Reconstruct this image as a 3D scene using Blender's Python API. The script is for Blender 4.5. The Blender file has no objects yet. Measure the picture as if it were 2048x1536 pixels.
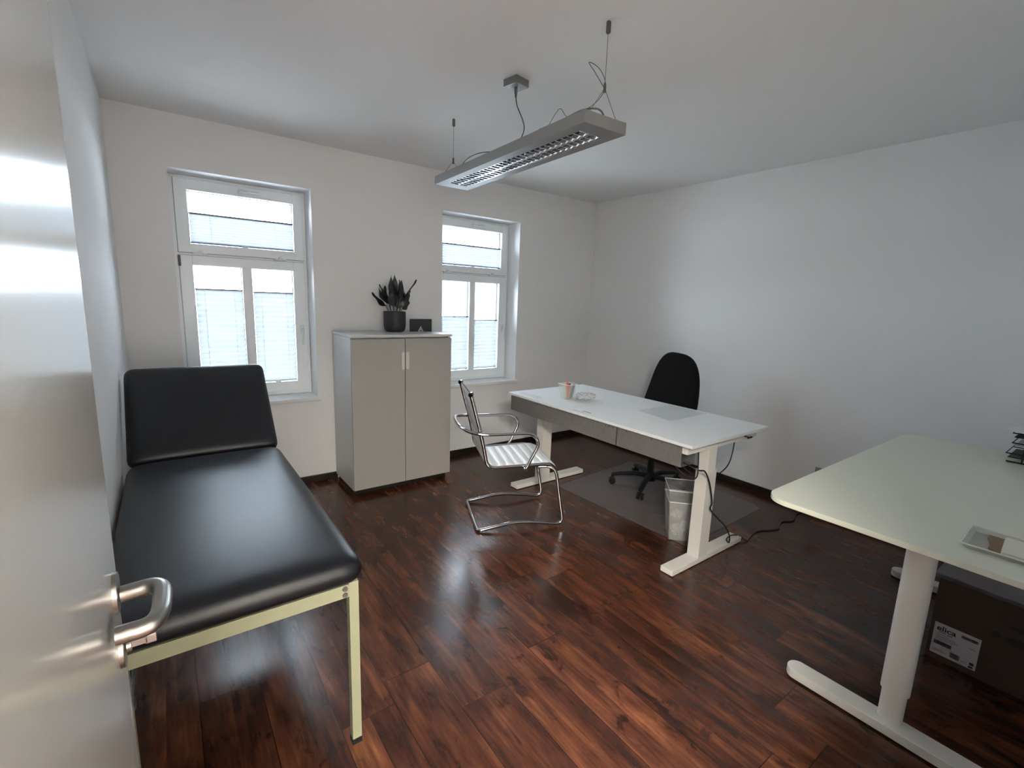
import bpy, bmesh, math, random
from mathutils import Vector, Matrix
from math import sin, cos, pi, radians

sc = bpy.context.scene
COL = sc.collection

# ------------------------------------------------------------------ camera
CAM_H = 1.4726
cam_d = bpy.data.cameras.new('camera')
cam_d.sensor_width = 36.0
cam_d.sensor_fit = 'HORIZONTAL'
cam_d.lens = 942.53 / 2048 * 36.0
cam_d.clip_start = 0.01
cam_d.clip_end = 200
cam = bpy.data.objects.new('camera', cam_d)
COL.objects.link(cam)
RT = Matrix(((0.80710508, 0.07400589, -0.58575125),
             (-0.58936361, 0.15996885, -0.79187152),
             (0.03509879, 0.98434399, 0.17272805)))
cam.matrix_world = Matrix.Translation((0, 0, CAM_H)) @ RT.to_4x4()
sc.camera = cam

# ------------------------------------------------------------------ world
w = bpy.data.worlds.new('sky'); sc.world = w; w.use_nodes = True
nt = w.node_tree
bg = nt.nodes['Background']
bg.inputs['Color'].default_value = (0.80, 0.89, 1.0, 1)
SKY = 17.0
bg.inputs['Strength'].default_value = SKY

# ------------------------------------------------------------------ view
sc.view_settings.view_transform = 'Standard'
sc.view_settings.look = 'None'
sc.view_settings.gamma = 1
sc.view_settings.use_curve_mapping = False
sc.view_settings.exposure = 1.0
sc.cycles.max_bounces = 12
sc.cycles.diffuse_bounces = 6
sc.cycles.glossy_bounces = 5
sc.cycles.transmission_bounces = 8
sc.cycles.transparent_max_bounces = 12
sc.cycles.caustics_reflective = False
sc.cycles.caustics_refractive = False
sc.cycles.sample_clamp_indirect = 6.0

def area(name, loc, target, sx, sy, power, color, portal=False):
    l = bpy.data.lights.new(name, 'AREA'); l.shape = 'RECTANGLE'
    l.size = sx; l.size_y = sy; l.energy = power; l.color = color
    if portal: l.cycles.is_portal = True
    o = bpy.data.objects.new(name, l); COL.objects.link(o)
    o.location = loc
    d = Vector(target) - Vector(loc)
    o.rotation_euler = d.to_track_quat('-Z', 'Y').to_euler()
    return o

YW = 3.7855; XR = 3.8327; XL = -0.2032; ZC = 2.5358; YF = -0.05
YFR = YW + 0.19                       # inner plane of the window frames
WIN = [(0.084, 0.925), (1.992, 2.833)]
WZ0, WZ1 = 0.69, 2.22
for i, (a, b) in enumerate(WIN):
    area('window_portal', ((a + b) / 2, YW + 0.33, (WZ0 + WZ1) / 2), ((a + b) / 2, 0, (WZ0 + WZ1) / 2), b - a, WZ1 - WZ0, 1, (1, 1, 1), True)
# the ceiling lamp that burns in the hallway behind the open door
hall_light = area('hallway_light', (-0.50, -1.25, 2.45), (-0.50, -1.25, 0.0), 0.7, 1.4, 250, (1.0, 0.94, 0.83))

# ------------------------------------------------------------------ materials
def new_mat(name):
    m = bpy.data.materials.new(name); m.use_nodes = True
    return m, m.node_tree.nodes, m.node_tree.links, m.node_tree.nodes['Principled BSDF']

def M(name, col, rough=0.5, metal=0.0, spec=None, noise=0.0, nscale=20.0, bump=0.0, bscale=60.0, coat=0.0, stretch=None):
    m, N, L, p = new_mat(name)
    p.inputs['Base Color'].default_value = (*col, 1)
    p.inputs['Roughness'].default_value = rough
    p.inputs['Metallic'].default_value = metal
    if spec is not None: p.inputs['Specular IOR Level'].default_value = spec
    if coat: p.inputs['Coat Weight'].default_value = coat
    tc = N.new('ShaderNodeTexCoord'); mp = N.new('ShaderNodeMapping')
    L.new(tc.outputs['Object'], mp.inputs['Vector'])
    if stretch: mp.inputs['Scale'].default_value = stretch
    if noise:
        n = N.new('ShaderNodeTexNoise'); n.inputs['Scale'].default_value = nscale; n.inputs['Detail'].default_value = 6
        L.new(mp.outputs['Vector'], n.inputs['Vector'])
        mx = N.new('ShaderNodeMix'); mx.data_type = 'RGBA'
        mx.inputs[6].default_value = (*[max(0, c * (1 - noise)) for c in col], 1)
        mx.inputs[7].default_value = (*[min(1, c * (1 + noise)) for c in col], 1)
        L.new(n.outputs['Fac'], mx.inputs[0]); L.new(mx.outputs[2], p.inputs['Base Color'])
    if bump:
        n2 = N.new('ShaderNodeTexNoise'); n2.inputs['Scale'].default_value = bscale; n2.inputs['Detail'].default_value = 5
        L.new(mp.outputs['Vector'], n2.inputs['Vector'])
        b = N.new('ShaderNodeBump'); b.inputs['Strength'].default_value = bump; b.inputs['Distance'].default_value = 0.01
        L.new(n2.outputs['Fac'], b.inputs['Height']); L.new(b.outputs['Normal'], p.inputs['Normal'])
    return m

m_wall = M('wall_paint', (0.825, 0.825, 0.825), 0.85, bump=0.06, bscale=120, noise=0.015, nscale=2.0)
m_ceil = M('ceiling_paint', (0.83, 0.825, 0.815), 0.9, bump=0.04, bscale=90)
m_reveal = m_wall
m_frame = M('window_plastic', (0.88, 0.92, 0.94), 0.35, noise=0.01, nscale=8)
m_sill = M('sill_stone', (0.78, 0.79, 0.79), 0.3, noise=0.03, nscale=40)
m_gasket = M('rubber_gasket', (0.03, 0.03, 0.035), 0.6)
m_hinge = M('white_hinge', (0.75, 0.78, 0.8), 0.35)
m_darkbase = M('dark_skirting', (0.016, 0.011, 0.009), 0.35, noise=0.25, nscale=14, stretch=(1, 1, 10))
m_black = M('black_plinth', (0.008, 0.008, 0.009), 0.5)
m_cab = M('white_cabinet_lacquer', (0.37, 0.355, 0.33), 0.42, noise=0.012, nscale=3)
m_cabside = M('white_cabinet_board', (0.60, 0.60, 0.60), 0.4, noise=0.012, nscale=3)
m_cabhandle = M('pale_grey_plastic', (0.62, 0.60, 0.57), 0.45)
m_desk = M('white_desk_laminate', (0.74, 0.76, 0.76), 0.38, noise=0.012, nscale=6)
m_desk2 = M('cream_desk_laminate', (0.70, 0.715, 0.60), 0.42, noise=0.015, nscale=6)
m_legw = M('white_powder_coat', (0.72, 0.70, 0.65), 0.42, bump=0.05, bscale=400)
m_cream = M('cream_powder_coat', (0.30, 0.305, 0.20), 0.42, bump=0.04, bscale=300)
m_leather = M('black_leatherette', (0.0060, 0.0065, 0.0100), 0.37, bump=0.06, bscale=350, noise=0.15, nscale=6, spec=0.42)
m_fabric = M('black_fabric', (0.006, 0.006, 0.007), 0.95, bump=0.5, bscale=500, spec=0.2)
m_plastic = M('black_plastic', (0.006, 0.006, 0.007), 0.6, spec=0.25)
m_chrome = M('chrome', (0.58, 0.58, 0.60), 0.06, 1.0)
m_bolt = M('bolt_zinc', (0.16, 0.16, 0.145), 0.4, 0.5)
m_steel = M('brushed_steel', (0.37, 0.36, 0.34), 0.32, 1.0, bump=0.08, bscale=40, stretch=(20, 1, 20))
m_whiteleather = M('white_leatherette', (0.84, 0.84, 0.83), 0.32, bump=0.05, bscale=300)
m_pot = M('anthracite_pot', (0.011, 0.012, 0.016), 0.55, noise=0.1, nscale=30)
m_leaf = M('dark_leaf', (0.014, 0.019, 0.017), 0.40, noise=0.5, nscale=35)
m_stem = M('leaf_stem', (0.10, 0.115, 0.09), 0.5)
m_soil = M('soil', (0.02, 0.014, 0.01), 0.95, bump=0.8, bscale=90)
m_lamp = M('silver_grey_lamp_paint', (0.205, 0.205, 0.205), 0.50, bump=0.02)
m_canopy = M('grey_canopy_paint', (0.16, 0.16, 0.165), 0.4)
m_louvre = M('polished_louvre', (0.75, 0.75, 0.77), 0.16, 1.0)
m_lampin = M('lamp_reflector', (0.05, 0.05, 0.055), 0.5)
m_wire = M('grey_wire', (0.09, 0.09, 0.085), 0.5)
m_cable = M('black_cable', (0.006, 0.006, 0.008), 0.45)
m_galv = M('galvanised_steel', (0.15, 0.138, 0.13), 0.55, 0.15, noise=0.22, nscale=45, bump=0.03, bscale=200)
m_galvin = M('galvanised_steel_inside', (0.16, 0.155, 0.15), 0.5, 0.4, noise=0.1, nscale=45)
m_card = M('cardboard', (0.050, 0.029, 0.018), 0.8, noise=0.12, nscale=12)
m_kraft = M('kraft_card', (0.22, 0.14, 0.075), 0.8, noise=0.1, nscale=15)
m_sheet = M('white_foam_sheet', (0.30, 0.265, 0.27), 0.6, bump=0.6, bscale=30, noise=0.1, nscale=20)
m_paper = M('white_paper', (0.70, 0.70, 0.68), 0.7, noise=0.03, nscale=30)
m_creamp = M('cream_paper', (0.72, 0.71, 0.58), 0.7, noise=0.02, nscale=20)
m_label = M('label_paper', (0.46, 0.41, 0.42), 0.6)
m_ink = M('black_ink', (0.012, 0.010, 0.010), 0.6)
m_greyink = M('grey_ink', (0.22, 0.20, 0.20), 0.6)
m_red = M('red_marker', (0.55, 0.05, 0.03), 0.4)
m_orange = M('orange_pencil', (0.62, 0.17, 0.06), 0.45)
m_blackpen = M('black_pen', (0.012, 0.013, 0.016), 0.3)
m_greypen = M('grey_pen', (0.05, 0.06, 0.07), 0.35)
m_yellow = M('yellow_pencil', (0.6, 0.42, 0.10), 0.45)
m_sign = M('anthracite_panel', (0.022, 0.023, 0.027), 0.5)
m_socket = M('socket_plastic', (0.36, 0.34, 0.31), 0.4)
m_bark = M('tree_bark', (0.06, 0.045, 0.035), 0.9)
m_treeleaf = M('tree_leaves', (0.06, 0.10, 0.14), 0.7, noise=0.5, nscale=4)
m_sunlitground = M('sunlit_street_ground', (0.65, 0.65, 0.64), 0.9, noise=0.2, nscale=3)  # pale colour stands in for sunlight on the street, bounced to the ceiling
m_hallfloor = M('hallway_floor', (0.10, 0.055, 0.035), 0.4, noise=0.2, nscale=4)
m_tray = M('black_metal_mesh', (0.012, 0.012, 0.013), 0.4, 0.3)
m_traypan = M('dark_tray_pan', (0.045, 0.045, 0.05), 0.5)

def glassy(name, col, rough, alpha, bump=0.0, bscale=40):
    """thin clear plastic: mix of transparency and gloss"""
    m, N, L, p = new_mat(name)
    p.inputs['Base Color'].default_value = (*col, 1)
    p.inputs['Roughness'].default_value = rough
    p.inputs['Alpha'].default_value = alpha
    if bump:
        tc = N.new('ShaderNodeTexCoord')
        n2 = N.new('ShaderNodeTexNoise'); n2.inputs['Scale'].default_value = bscale; n2.inputs['Detail'].default_value = 4
        L.new(tc.outputs['Object'], n2.inputs['Vector'])
        b = N.new('ShaderNodeBump'); b.inputs['Strength'].default_value = bump; b.inputs['Distance'].default_value = 0.02
        L.new(n2.outputs['Fac'], b.inputs['Height']); L.new(b.outputs['Normal'], p.inputs['Normal'])
    return m
m_binpl = glassy('translucent_white_plastic', (0.60, 0.60, 0.59), 0.25, 0.34)
m_binin = glassy('clear_plastic', (0.42, 0.44, 0.44), 0.15, 0.20)
m_mat = glassy('clear_floor_mat_plastic', (0.19, 0.165, 0.155), 0.28, 0.55)
m_cup = glassy('clear_cup_plastic', (0.72, 0.78, 0.78), 0.12, 0.22)
m_bag = glassy('crumpled_clear_bag', (0.74, 0.75, 0.78), 0.22, 0.70, bump=0.9, bscale=25)
m_cleartray = glassy('clear_tray_plastic', (0.62, 0.63, 0.57), 0.2, 0.5)
m_film = glassy('clear_film', (0.68, 0.70, 0.70), 0.12, 0.10)
m_matlabel = M('pale_sticker', (0.35, 0.32, 0.31), 0.5)

def mat_glass():
    m = bpy.data.materials.new('window_glass'); m.use_nodes = True
    N, L = m.node_tree.nodes, m.node_tree.links
    N.clear()
    out = N.new('ShaderNodeOutputMaterial'); mix = N.new('ShaderNodeMixShader')
    tr = N.new('ShaderNodeBsdfTransparent'); gl = N.new('ShaderNodeBsdfGlossy'); fr = N.new('ShaderNodeFresnel')
    tr.inputs['Color'].default_value = (0.93, 0.96, 0.97, 1); gl.inputs['Roughness'].default_value = 0.0
    fr.inputs['IOR'].default_value = 1.3
    L.new(fr.outputs[0], mix.inputs[0]); L.new(tr.outputs[0], mix.inputs[1]); L.new(gl.outputs[0], mix.inputs[2])
    L.new(mix.outputs[0], out.inputs[0]); return m
m_glass = mat_glass()

def mat_blind():
    m = bpy.data.materials.new('pleated_blind_fabric'); m.use_nodes = True
    N, L = m.node_tree.nodes, m.node_tree.links
    N.clear()
    out = N.new('ShaderNodeOutputMaterial'); mix = N.new('ShaderNodeMixShader')
    d = N.new('ShaderNodeBsdfDiffuse'); t = N.new('ShaderNodeBsdfTranslucent')
    d.inputs['Color'].default_value = (0.80, 0.83, 0.86, 1); t.inputs['Color'].default_value = (0.175, 0.178, 0.182, 1)
    tc = N.new('ShaderNodeTexCoord'); n = N.new('ShaderNodeTexNoise'); n.inputs['Scale'].default_value = 250
    b = N.new('ShaderNodeBump'); b.inputs['Strength'].default_value = 0.05
    L.new(tc.outputs['Object'], n.inputs['Vector']); L.new(n.outputs['Fac'], b.inputs['Height'])
    L.new(b.outputs['Normal'], d.inputs['Normal'])
    mix.inputs[0].default_value = 0.55
    L.new(d.outputs[0], mix.inputs[1]); L.new(t.outputs[0], mix.inputs[2]); L.new(mix.outputs[0], out.inputs[0])
    return m
m_blind = mat_blind()
m_rail = M('blind_rail_grey', (0.10, 0.105, 0.12), 0.4)
m_railblue = M('blind_rail_blue_grey', (0.18, 0.25, 0.38), 0.4)
m_cordgrey = M('blind_cord_grey', (0.35, 0.36, 0.38), 0.6)
m_jointshade = M('joint_shade_grey', (0.22, 0.24, 0.25), 0.6)  # grey that paints the shading line between sash and frame
m_railwhite = M('blind_rail_white', (0.75, 0.78, 0.8), 0.4)

def mat_floor():
    m, N, L, p = new_mat('dark_wood_planks')
    tc = N.new('ShaderNodeTexCoord')
    sep = N.new('ShaderNodeSeparateXYZ'); L.new(tc.outputs['Object'], sep.inputs[0])
    def math_(op, a, b=None, c=None):
        n = N.new('ShaderNodeMath'); n.operation = op
        for k, v in enumerate((a, b, c)):
            if v is None: continue
            if isinstance(v, (int, float)): n.inputs[k].default_value = v
            else: L.new(v, n.inputs[k])
        return n.outputs[0]
    PWID, PLEN = 0.194, 1.29
    u = math_('DIVIDE', sep.outputs['X'], PWID)
    iu = math_('FLOOR', u); fu = math_('FRACT', u)
    wn = N.new('ShaderNodeTexWhiteNoise'); wn.noise_dimensions = '1D'; L.new(iu, wn.inputs['W'])
    v = math_('ADD', math_('DIVIDE', sep.outputs['Y'], PLEN), wn.outputs['Value'])
    iv = math_('FLOOR', v); fv = math_('FRACT', v)
    cid = N.new('ShaderNodeCombineXYZ'); L.new(iu, cid.inputs[0]); L.new(iv, cid.inputs[1])
    # two strips printed on each plank, each with its own tone
    half = math_('FLOOR', math_('MULTIPLY', fu, 2.0)); L.new(half, cid.inputs[2])
    wn2 = N.new('ShaderNodeTexWhiteNoise'); wn2.noise_dimensions = '3D'; L.new(cid.outputs[0], wn2.inputs['Vector'])
    # grain coordinates: stretched along Y, offset per strip
    off = N.new('ShaderNodeVectorMath'); off.operation = 'SCALE'; L.new(wn2.outputs['Color'], off.inputs[0]); off.inputs['Scale'].default_value = 37.0
    add = N.new('ShaderNodeVectorMath'); add.operation = 'ADD'; L.new(tc.outputs['Object'], add.inputs[0]); L.new(off.outputs[0], add.inputs[1])
    def noise(scale, st, detail=6, dist=0.0, rough=0.6):
        mp = N.new('ShaderNodeMapping'); mp.inputs['Scale'].default_value = st
        L.new(add.outputs[0], mp.inputs['Vector'])
        n = N.new('ShaderNodeTexNoise'); n.inputs['Scale'].default_value = scale; n.inputs['Detail'].default_value = detail
        n.inputs['Distortion'].default_value = dist; n.inputs['Roughness'].default_value = rough
        L.new(mp.outputs[0], n.inputs['Vector']); return n.outputs['Fac']
    g1 = noise(4.0, (3.6, 0.75, 1), 5, 0.5, 0.55)          # broad figure
    g2 = noise(24.0, (3.2, 0.20, 1), 3, 0.1, 0.5)        # fine grain
    g3 = noise(10.0, (1.2, 0.75, 1), 4, 0.7)          # knots / dark clouds
    ramp = N.new('ShaderNodeValToRGB')
    e = ramp.color_ramp.elements
    e[0].position = 0.28; e[0].color = (0.022, 0.008, 0.005, 1)
    e[1].position = 0.74; e[1].color = (0.215, 0.086, 0.035, 1)
    e.new(0.44).color = (0.062, 0.021, 0.012, 1)
    e.new(0.58).color = (0.115, 0.039, 0.019, 1)
    t = math_('ADD', math_('MULTIPLY', g1, 0.66), math_('MULTIPLY', g2, 0.34))
    t = math_('ADD', t, math_('MULTIPLY', math_('SUBTRACT', wn2.outputs['Value'], 0.5), 0.15))
    L.new(t, ramp.inputs[0])
    # knots
    kr = N.new('ShaderNodeMapRange'); L.new(g3, kr.inputs[0])
    kr.inputs[1].default_value = 0.58; kr.inputs[2].default_value = 0.72; kr.inputs[3].default_value = 1.0; kr.inputs[4].default_value = 0.16
    g4 = noise(2.6, (2.4, 0.9, 1), 4, 0.4)
    br = N.new('ShaderNodeMapRange'); L.new(g4, br.inputs[0])
    br.inputs[1].default_value = 0.33; br.inputs[2].default_value = 0.68; br.inputs[3].default_value = 0.42; br.inputs[4].default_value = 1.15
    # joints
    def joint(f, wdt):
        a = math_('LESS_THAN', f, wdt); b = math_('GREATER_THAN', f, 1 - wdt); return math_('MAXIMUM', a, b)
    j = math_('MAXIMUM', joint(fu, 0.008), joint(fv, 0.0012))
    jm = math_('SUBTRACT', 1.0, math_('MULTIPLY', j, 0.7))
    fac = math_('MULTIPLY', math_('MULTIPLY', kr.outputs[0], jm), br.outputs[0])
    mul = N.new('ShaderNodeVectorMath'); mul.operation = 'SCALE'; L.new(ramp.outputs[0], mul.inputs[0]); L.new(fac, mul.inputs['Scale'])
    L.new(mul.outputs[0], p.inputs['Base Color'])
    rr = N.new('ShaderNodeMapRange'); L.new(g1, rr.inputs[0]); rr.inputs[3].default_value = 0.19; rr.inputs[4].default_value = 0.27
    L.new(rr.outputs[0], p.inputs['Roughness'])
    bp = N.new('ShaderNodeBump'); bp.inputs['Strength'].default_value = 0.03; bp.inputs['Distance'].default_value = 0.004
    L.new(math_('SUBTRACT', g2, math_('MULTIPLY', j, 2.0)), bp.inputs['Height']); L.new(bp.outputs['Normal'], p.inputs['Normal'])
    p.inputs['Specular IOR Level'].default_value = 0.42
    return m
m_floor = mat_floor()

def mat_door():
    m, N, L, p = new_mat('satin_door_lacquer')
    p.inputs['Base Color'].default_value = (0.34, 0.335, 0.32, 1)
    p.inputs['Roughness'].default_value = 0.19
    p.inputs['Specular IOR Level'].default_value = 0.5
    tc = N.new('ShaderNodeTexCoord'); mp = N.new('ShaderNodeMapping'); mp.inputs['Scale'].default_value = (1, 260, 3)
    L.new(tc.outputs['Object'], mp.inputs['Vector'])
    n = N.new('ShaderNodeTexNoise'); n.inputs['Scale'].default_value = 1.6; n.inputs['Detail'].default_value = 4
    L.new(mp.outputs[0], n.inputs['Vector'])
    b = N.new('ShaderNodeBump'); b.inputs['Strength'].default_value = 0.02; b.inputs['Distance'].default_value = 0.0004
    L.new(n.outputs['Fac'], b.inputs['Height']); L.new(b.outputs['Normal'], p.inputs['Normal'])
    return m
m_door = mat_door()

# ------------------------------------------------------------------ mesh builder
class MB:
    def __init__(s): s.bm = bmesh.new()
    def _merge(s, b, mat=None):
        if mat is not None: bmesh.ops.transform(b, matrix=mat, verts=b.verts)
        me = bpy.data.meshes.new('tmp'); b.to_mesh(me); b.free(); s.bm.from_mesh(me); bpy.data.meshes.remove(me)
        return s
    def box(s, lo, hi, bev=0.0, seg=2, rot=None):
        """axis box lo..hi, optional bevel, optional rotation matrix about its centre"""
        lo = Vector(lo); hi = Vector(hi); c = (lo + hi) / 2; d = hi - lo
        b = bmesh.new(); bmesh.ops.create_cube(b, size=1)
        bmesh.ops.scale(b, vec=d, verts=b.verts)
        if bev: bmesh.ops.bevel(b, geom=list(b.edges), offset=min(bev, min(d) * 0.49), segments=seg, profile=0.5, affect='EDGES')
        m = Matrix.Translation(c)
        if rot is not None: m = m @ rot.to_4x4()
        return s._merge(b, m)
    def prism(s, pts, z0, z1, bev=0.0, seg=2):
        """closed outline in XY, extruded z0..z1"""
        b = bmesh.new(); vs = [b.verts.new((x, y, z0)) for x, y in pts]
        f = b.faces.new(vs); r = bmesh.ops.extrude_face_region(b, geom=[f])
        for v in r['geom']:
            if isinstance(v, bmesh.types.BMVert): v.co.z = z1
        bmesh.ops.recalc_face_normals(b, faces=b.faces)
        if bev:
            ed = [e for e in b.edges if abs(e.verts[0].co.z - e.verts[1].co.z) < 1e-7]
            bmesh.ops.bevel(b, geom=ed, offset=bev, segments=seg, profile=0.5, affect='EDGES')
        return s._merge(b)
    def quadprism(s, lo4, hi4):
        """hexahedron from two rings of four points"""
        b = bmesh.new(); a = [b.verts.new(p) for p in lo4]; c = [b.verts.new(p) for p in hi4]
        b.faces.new(a); b.faces.new(c)
        for i in range(4): b.faces.new((a[i], a[(i + 1) % 4], c[(i + 1) % 4], c[i]))
        bmesh.ops.recalc_face_normals(b, faces=b.faces)
        return s._merge(b)
    def tube(s, pts, r, n=12, closed=False, flat=None):
        """swept tube; r a number or a list; flat=(a,b) for an oval section"""
        P = [Vector(p) for p in pts]; b = bmesh.new(); rings = []
        N_ = len(P); up = None
        for i, p in enumerate(P):
            if closed: t = (P[(i + 1) % N_] - P[i - 1]).normalized()
            else: t = (P[min(i + 1, N_ - 1)] - P[max(i - 1, 0)]).normalized()
            if up is None:
                up = Vector((0, 0, 1)) if abs(t.z) < 0.9 else Vector((1, 0, 0))
            up = (up - t * up.dot(t)).normalized(); sd = t.cross(up)
            rr = r[i] if isinstance(r, (list, tuple)) else r
            ring = []
            for k in range(n):
                a = 2 * pi * k / n
                fa, fb = flat if flat else (1, 1)
                ring.append(b.verts.new(p + up * (cos(a) * rr * fa) + sd * (sin(a) * rr * fb)))
            rings.append(ring)
        m = N_ if closed else N_ - 1
        for i in range(m):
            A, B = rings[i], rings[(i + 1) % N_]
            for k in range(n): b.faces.new((A[k], A[(k + 1) % n], B[(k + 1) % n], B[k]))
        if not closed:
            b.faces.new(list(reversed(rings[0]))); b.faces.new(rings[-1])
        bmesh.ops.recalc_face_normals(b, faces=b.faces)
        return s._merge(b)
    def cyl(s, p0, p1, r, n=24, r1=None):
        return s.tube([p0, p1], [r, r if r1 is None else r1], n)
    def lathe(s, prof, n=40, loc=(0, 0, 0), closed=False):
        b = bmesh.new(); rings = []
        for r, z in prof:
            if r < 1e-6: rings.append([b.verts.new((0, 0, z))])
            else: rings.append([b.verts.new((r * cos(2 * pi * k / n), r * sin(2 * pi * k / n), z)) for k in range(n)])
        for A, B in zip(rings, rings[1:]):
            for k in range(n):
                k2 = (k + 1) % n
                if len(A) == 1 and len(B) == 1: continue
                if len(A) == 1: b.faces.new((A[0], B[k], B[k2]))
                elif len(B) == 1: b.faces.new((A[k], A[k2], B[0]))
                else: b.faces.new((A[k], A[k2], B[k2], B[k]))
        bmesh.ops.recalc_face_normals(b, faces=b.faces)
        return s._merge(b, Matrix.Translation(loc))
    def puff(s, size, r, crown=0.0, cuts=14, fn=None, mat=None, crown_bottom=0.0):
        """upholstered slab centred on the origin: rounded edges, crowned top"""
        b = bmesh.new(); bmesh.ops.create_cube(b, size=2)
        bmesh.ops.subdivide_edges(b, edges=b.edges, cuts=cuts, use_grid_fill=True)
        hx, hy, hz = [q / 2 for q in size]
        rr = min(r, hz * 0.999)
        for v in b.verts:
            u, w_, t = v.co
            # denser toward the borders so that the rounding is smooth
            q = Vector((sin(u * pi / 2) * hx, sin(w_ * pi / 2) * hy, t * hz))
            inner = Vector((max(-hx + r, min(hx - r, q.x)), max(-hy + r, min(hy - r, q.y)), max(-hz + rr, min(hz - rr, q.z))))
            d = q - inner
            if d.length > 1e-9:
                d.normalize(); q = inner + Vector((d.x * r, d.y * r, d.z * rr))
            k = max(0, (1 - (q.x / hx) ** 4)) * max(0, (1 - (q.y / hy) ** 4))
            if q.z > 0: q.z += crown * k
            else: q.z -= crown_bottom * k
            if fn: q = Vector(fn(q))
            v.co = q
        return s._merge(b, mat)
    def grid(s, f, nu, nv, close_u=False):
        b = bmesh.new(); V = [[b.verts.new(f(i / nu, j / nv)) for j in range(nv + 1)] for i in range(nu + (0 if close_u else 1))]
        m = len(V)
        for i in range(nu):
            for j in range(nv):
                b.faces.new((V[i][j], V[(i + 1) % m][j], V[(i + 1) % m][j + 1], V[i][j + 1]))
        bmesh.ops.recalc_face_normals(b, faces=b.faces)
        return s._merge(b)
    def build(s, name, mat, parent=None, world=False, smooth=True, angle=38):
        me = bpy.data.meshes.new(name)
        if parent is not None and world:
            bmesh.ops.transform(s.bm, matrix=ROOTINV[parent.name], verts=s.bm.verts)
        s.bm.to_mesh(me); s.bm.free()
        me.materials.append(mat)
        if smooth:
            me.shade_smooth(); me.set_sharp_from_angle(angle=radians(angle))
        o = bpy.data.objects.new(name, me); COL.objects.link(o)
        if smooth:
            wn = o.modifiers.new('weighted_normals', 'WEIGHTED_NORMAL'); wn.keep_sharp = True; wn.weight = 100
        if parent is not None:
            o.parent = parent
            ROOTINV[o.name] = ROOTINV.get(parent.name, Matrix.Identity(4))
        else: ROOTINV[o.name] = Matrix.Identity(4)
        return o

ROOTINV = {}
def tag(o, label=None, cat=None, group=None, kind=None):
    if label: o['label'] = label
    if cat: o['category'] = cat
    if group: o['group'] = group
    if kind: o['kind'] = kind
    return o
def thing(name, label, cat, loc=(0, 0, 0), rz=0.0, group=None, kind=None):
    o = bpy.data.objects.new(name, None); COL.objects.link(o)
    o.empty_display_size = 0.1
    o.location = loc; o.rotation_euler = (0, 0, rz)
    ROOTINV[o.name] = (Matrix.Translation(loc) @ Matrix.Rotation(rz, 4, 'Z')).inverted()
    return tag(o, label, cat, group, kind)
def struct(name, mb, mat, label=None, smooth=False):
    o = mb.build(name, mat, smooth=smooth); o['kind'] = 'structure'
    if label: o['label'] = label
    return o
def catmull(P, n=8, closed=False):
    P = [Vector(p) for p in P]; out = []; m = len(P)
    rng = range(m) if closed else range(m - 1)
    for i in rng:
        if closed: a, b, c, d = P[i - 1], P[i], P[(i + 1) % m], P[(i + 2) % m]
        else: a, b, c, d = P[max(i - 1, 0)], P[i], P[i + 1], P[min(i + 2, m - 1)]
        for k in range(n):
            t = k / n
            out.append(0.5 * ((2 * b) + (c - a) * t + (2 * a - 5 * b + 4 * c - d) * t * t + (3 * b - a - 3 * c + d) * t ** 3))
    if not closed: out.append(P[-1])
    return out
def fillet(P, r, n=6, closed=False):
    """polyline with rounded corners; r number or list per point"""
    P = [Vector(p) for p in P]; out = []; m = len(P)
    for i, p in enumerate(P):
        if not closed and i in (0, m - 1): out.append(p); continue
        a = P[i - 1]; b = P[(i + 1) % m]; rr = r[i] if isinstance(r, (list, tuple)) else r
        da = (a - p); db = (b - p)
        ra = min(rr, da.length * 0.49); rb = min(rr, db.length * 0.49)
        A = p + da.normalized() * ra; B = p + db.normalized() * rb
        for k in range(n + 1):
            t = k / n; out.append(A * (1 - t) ** 2 + p * 2 * t * (1 - t) + B * t * t)
    return out

# ================================================================== THE ROOM
T = 0.2
struct('floor', MB().box((XL - T, -2.6, -0.12), (XR + T, YW + 0.1, 0.0)), m_floor, 'dark red-brown wood plank floor')
struct('ceiling', MB().box((XL - T, -2.6, ZC), (XR + T, YW + 0.32, ZC + 0.15)), m_ceil, 'plain white ceiling')
struct('wall_left', MB().box((XL - T, YF, 0), (XL, YW, ZC)), m_wall, 'white wall on the left behind the couch')
struct('wall_right', MB().box((XR, YF, 0), (XR + T, YW, ZC)), m_wall, 'plain white wall on the right behind the desks')
b = MB(); yo = YW + 0.30
xs = [XL - T, WIN[0][0], WIN[0][1], WIN[1][0], WIN[1][1], XR + T]
b.box((xs[0], YW, 0), (xs[1], yo, ZC)).box((xs[2], YW, 0), (xs[3], yo, ZC)).box((xs[4], YW, 0), (xs[5], yo, ZC))
for a, c in WIN:
    b.box((a, YW, 0), (c, yo, WZ0 - 0.028)).box((a, YW, WZ1), (c, yo, ZC))
    b.box((a, YFR + 0.075, WZ0 - 0.028), (c, yo, WZ0 + 0.0))
struct('wall_back', b, m_wall, 'white wall holding the two windows')
DX0, DX1, DZ = -0.125, 0.80, 2.08
b = MB().box((XL - T, YF - 0.2, 0), (DX0, YF, ZC)).box((DX1, YF - 0.2, 0), (XR + T, YF, ZC)).box((DX0, YF - 0.2, DZ), (DX1, YF, ZC))
struct('wall_front', b, m_wall, 'white wall with the doorway the room is seen from')
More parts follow.
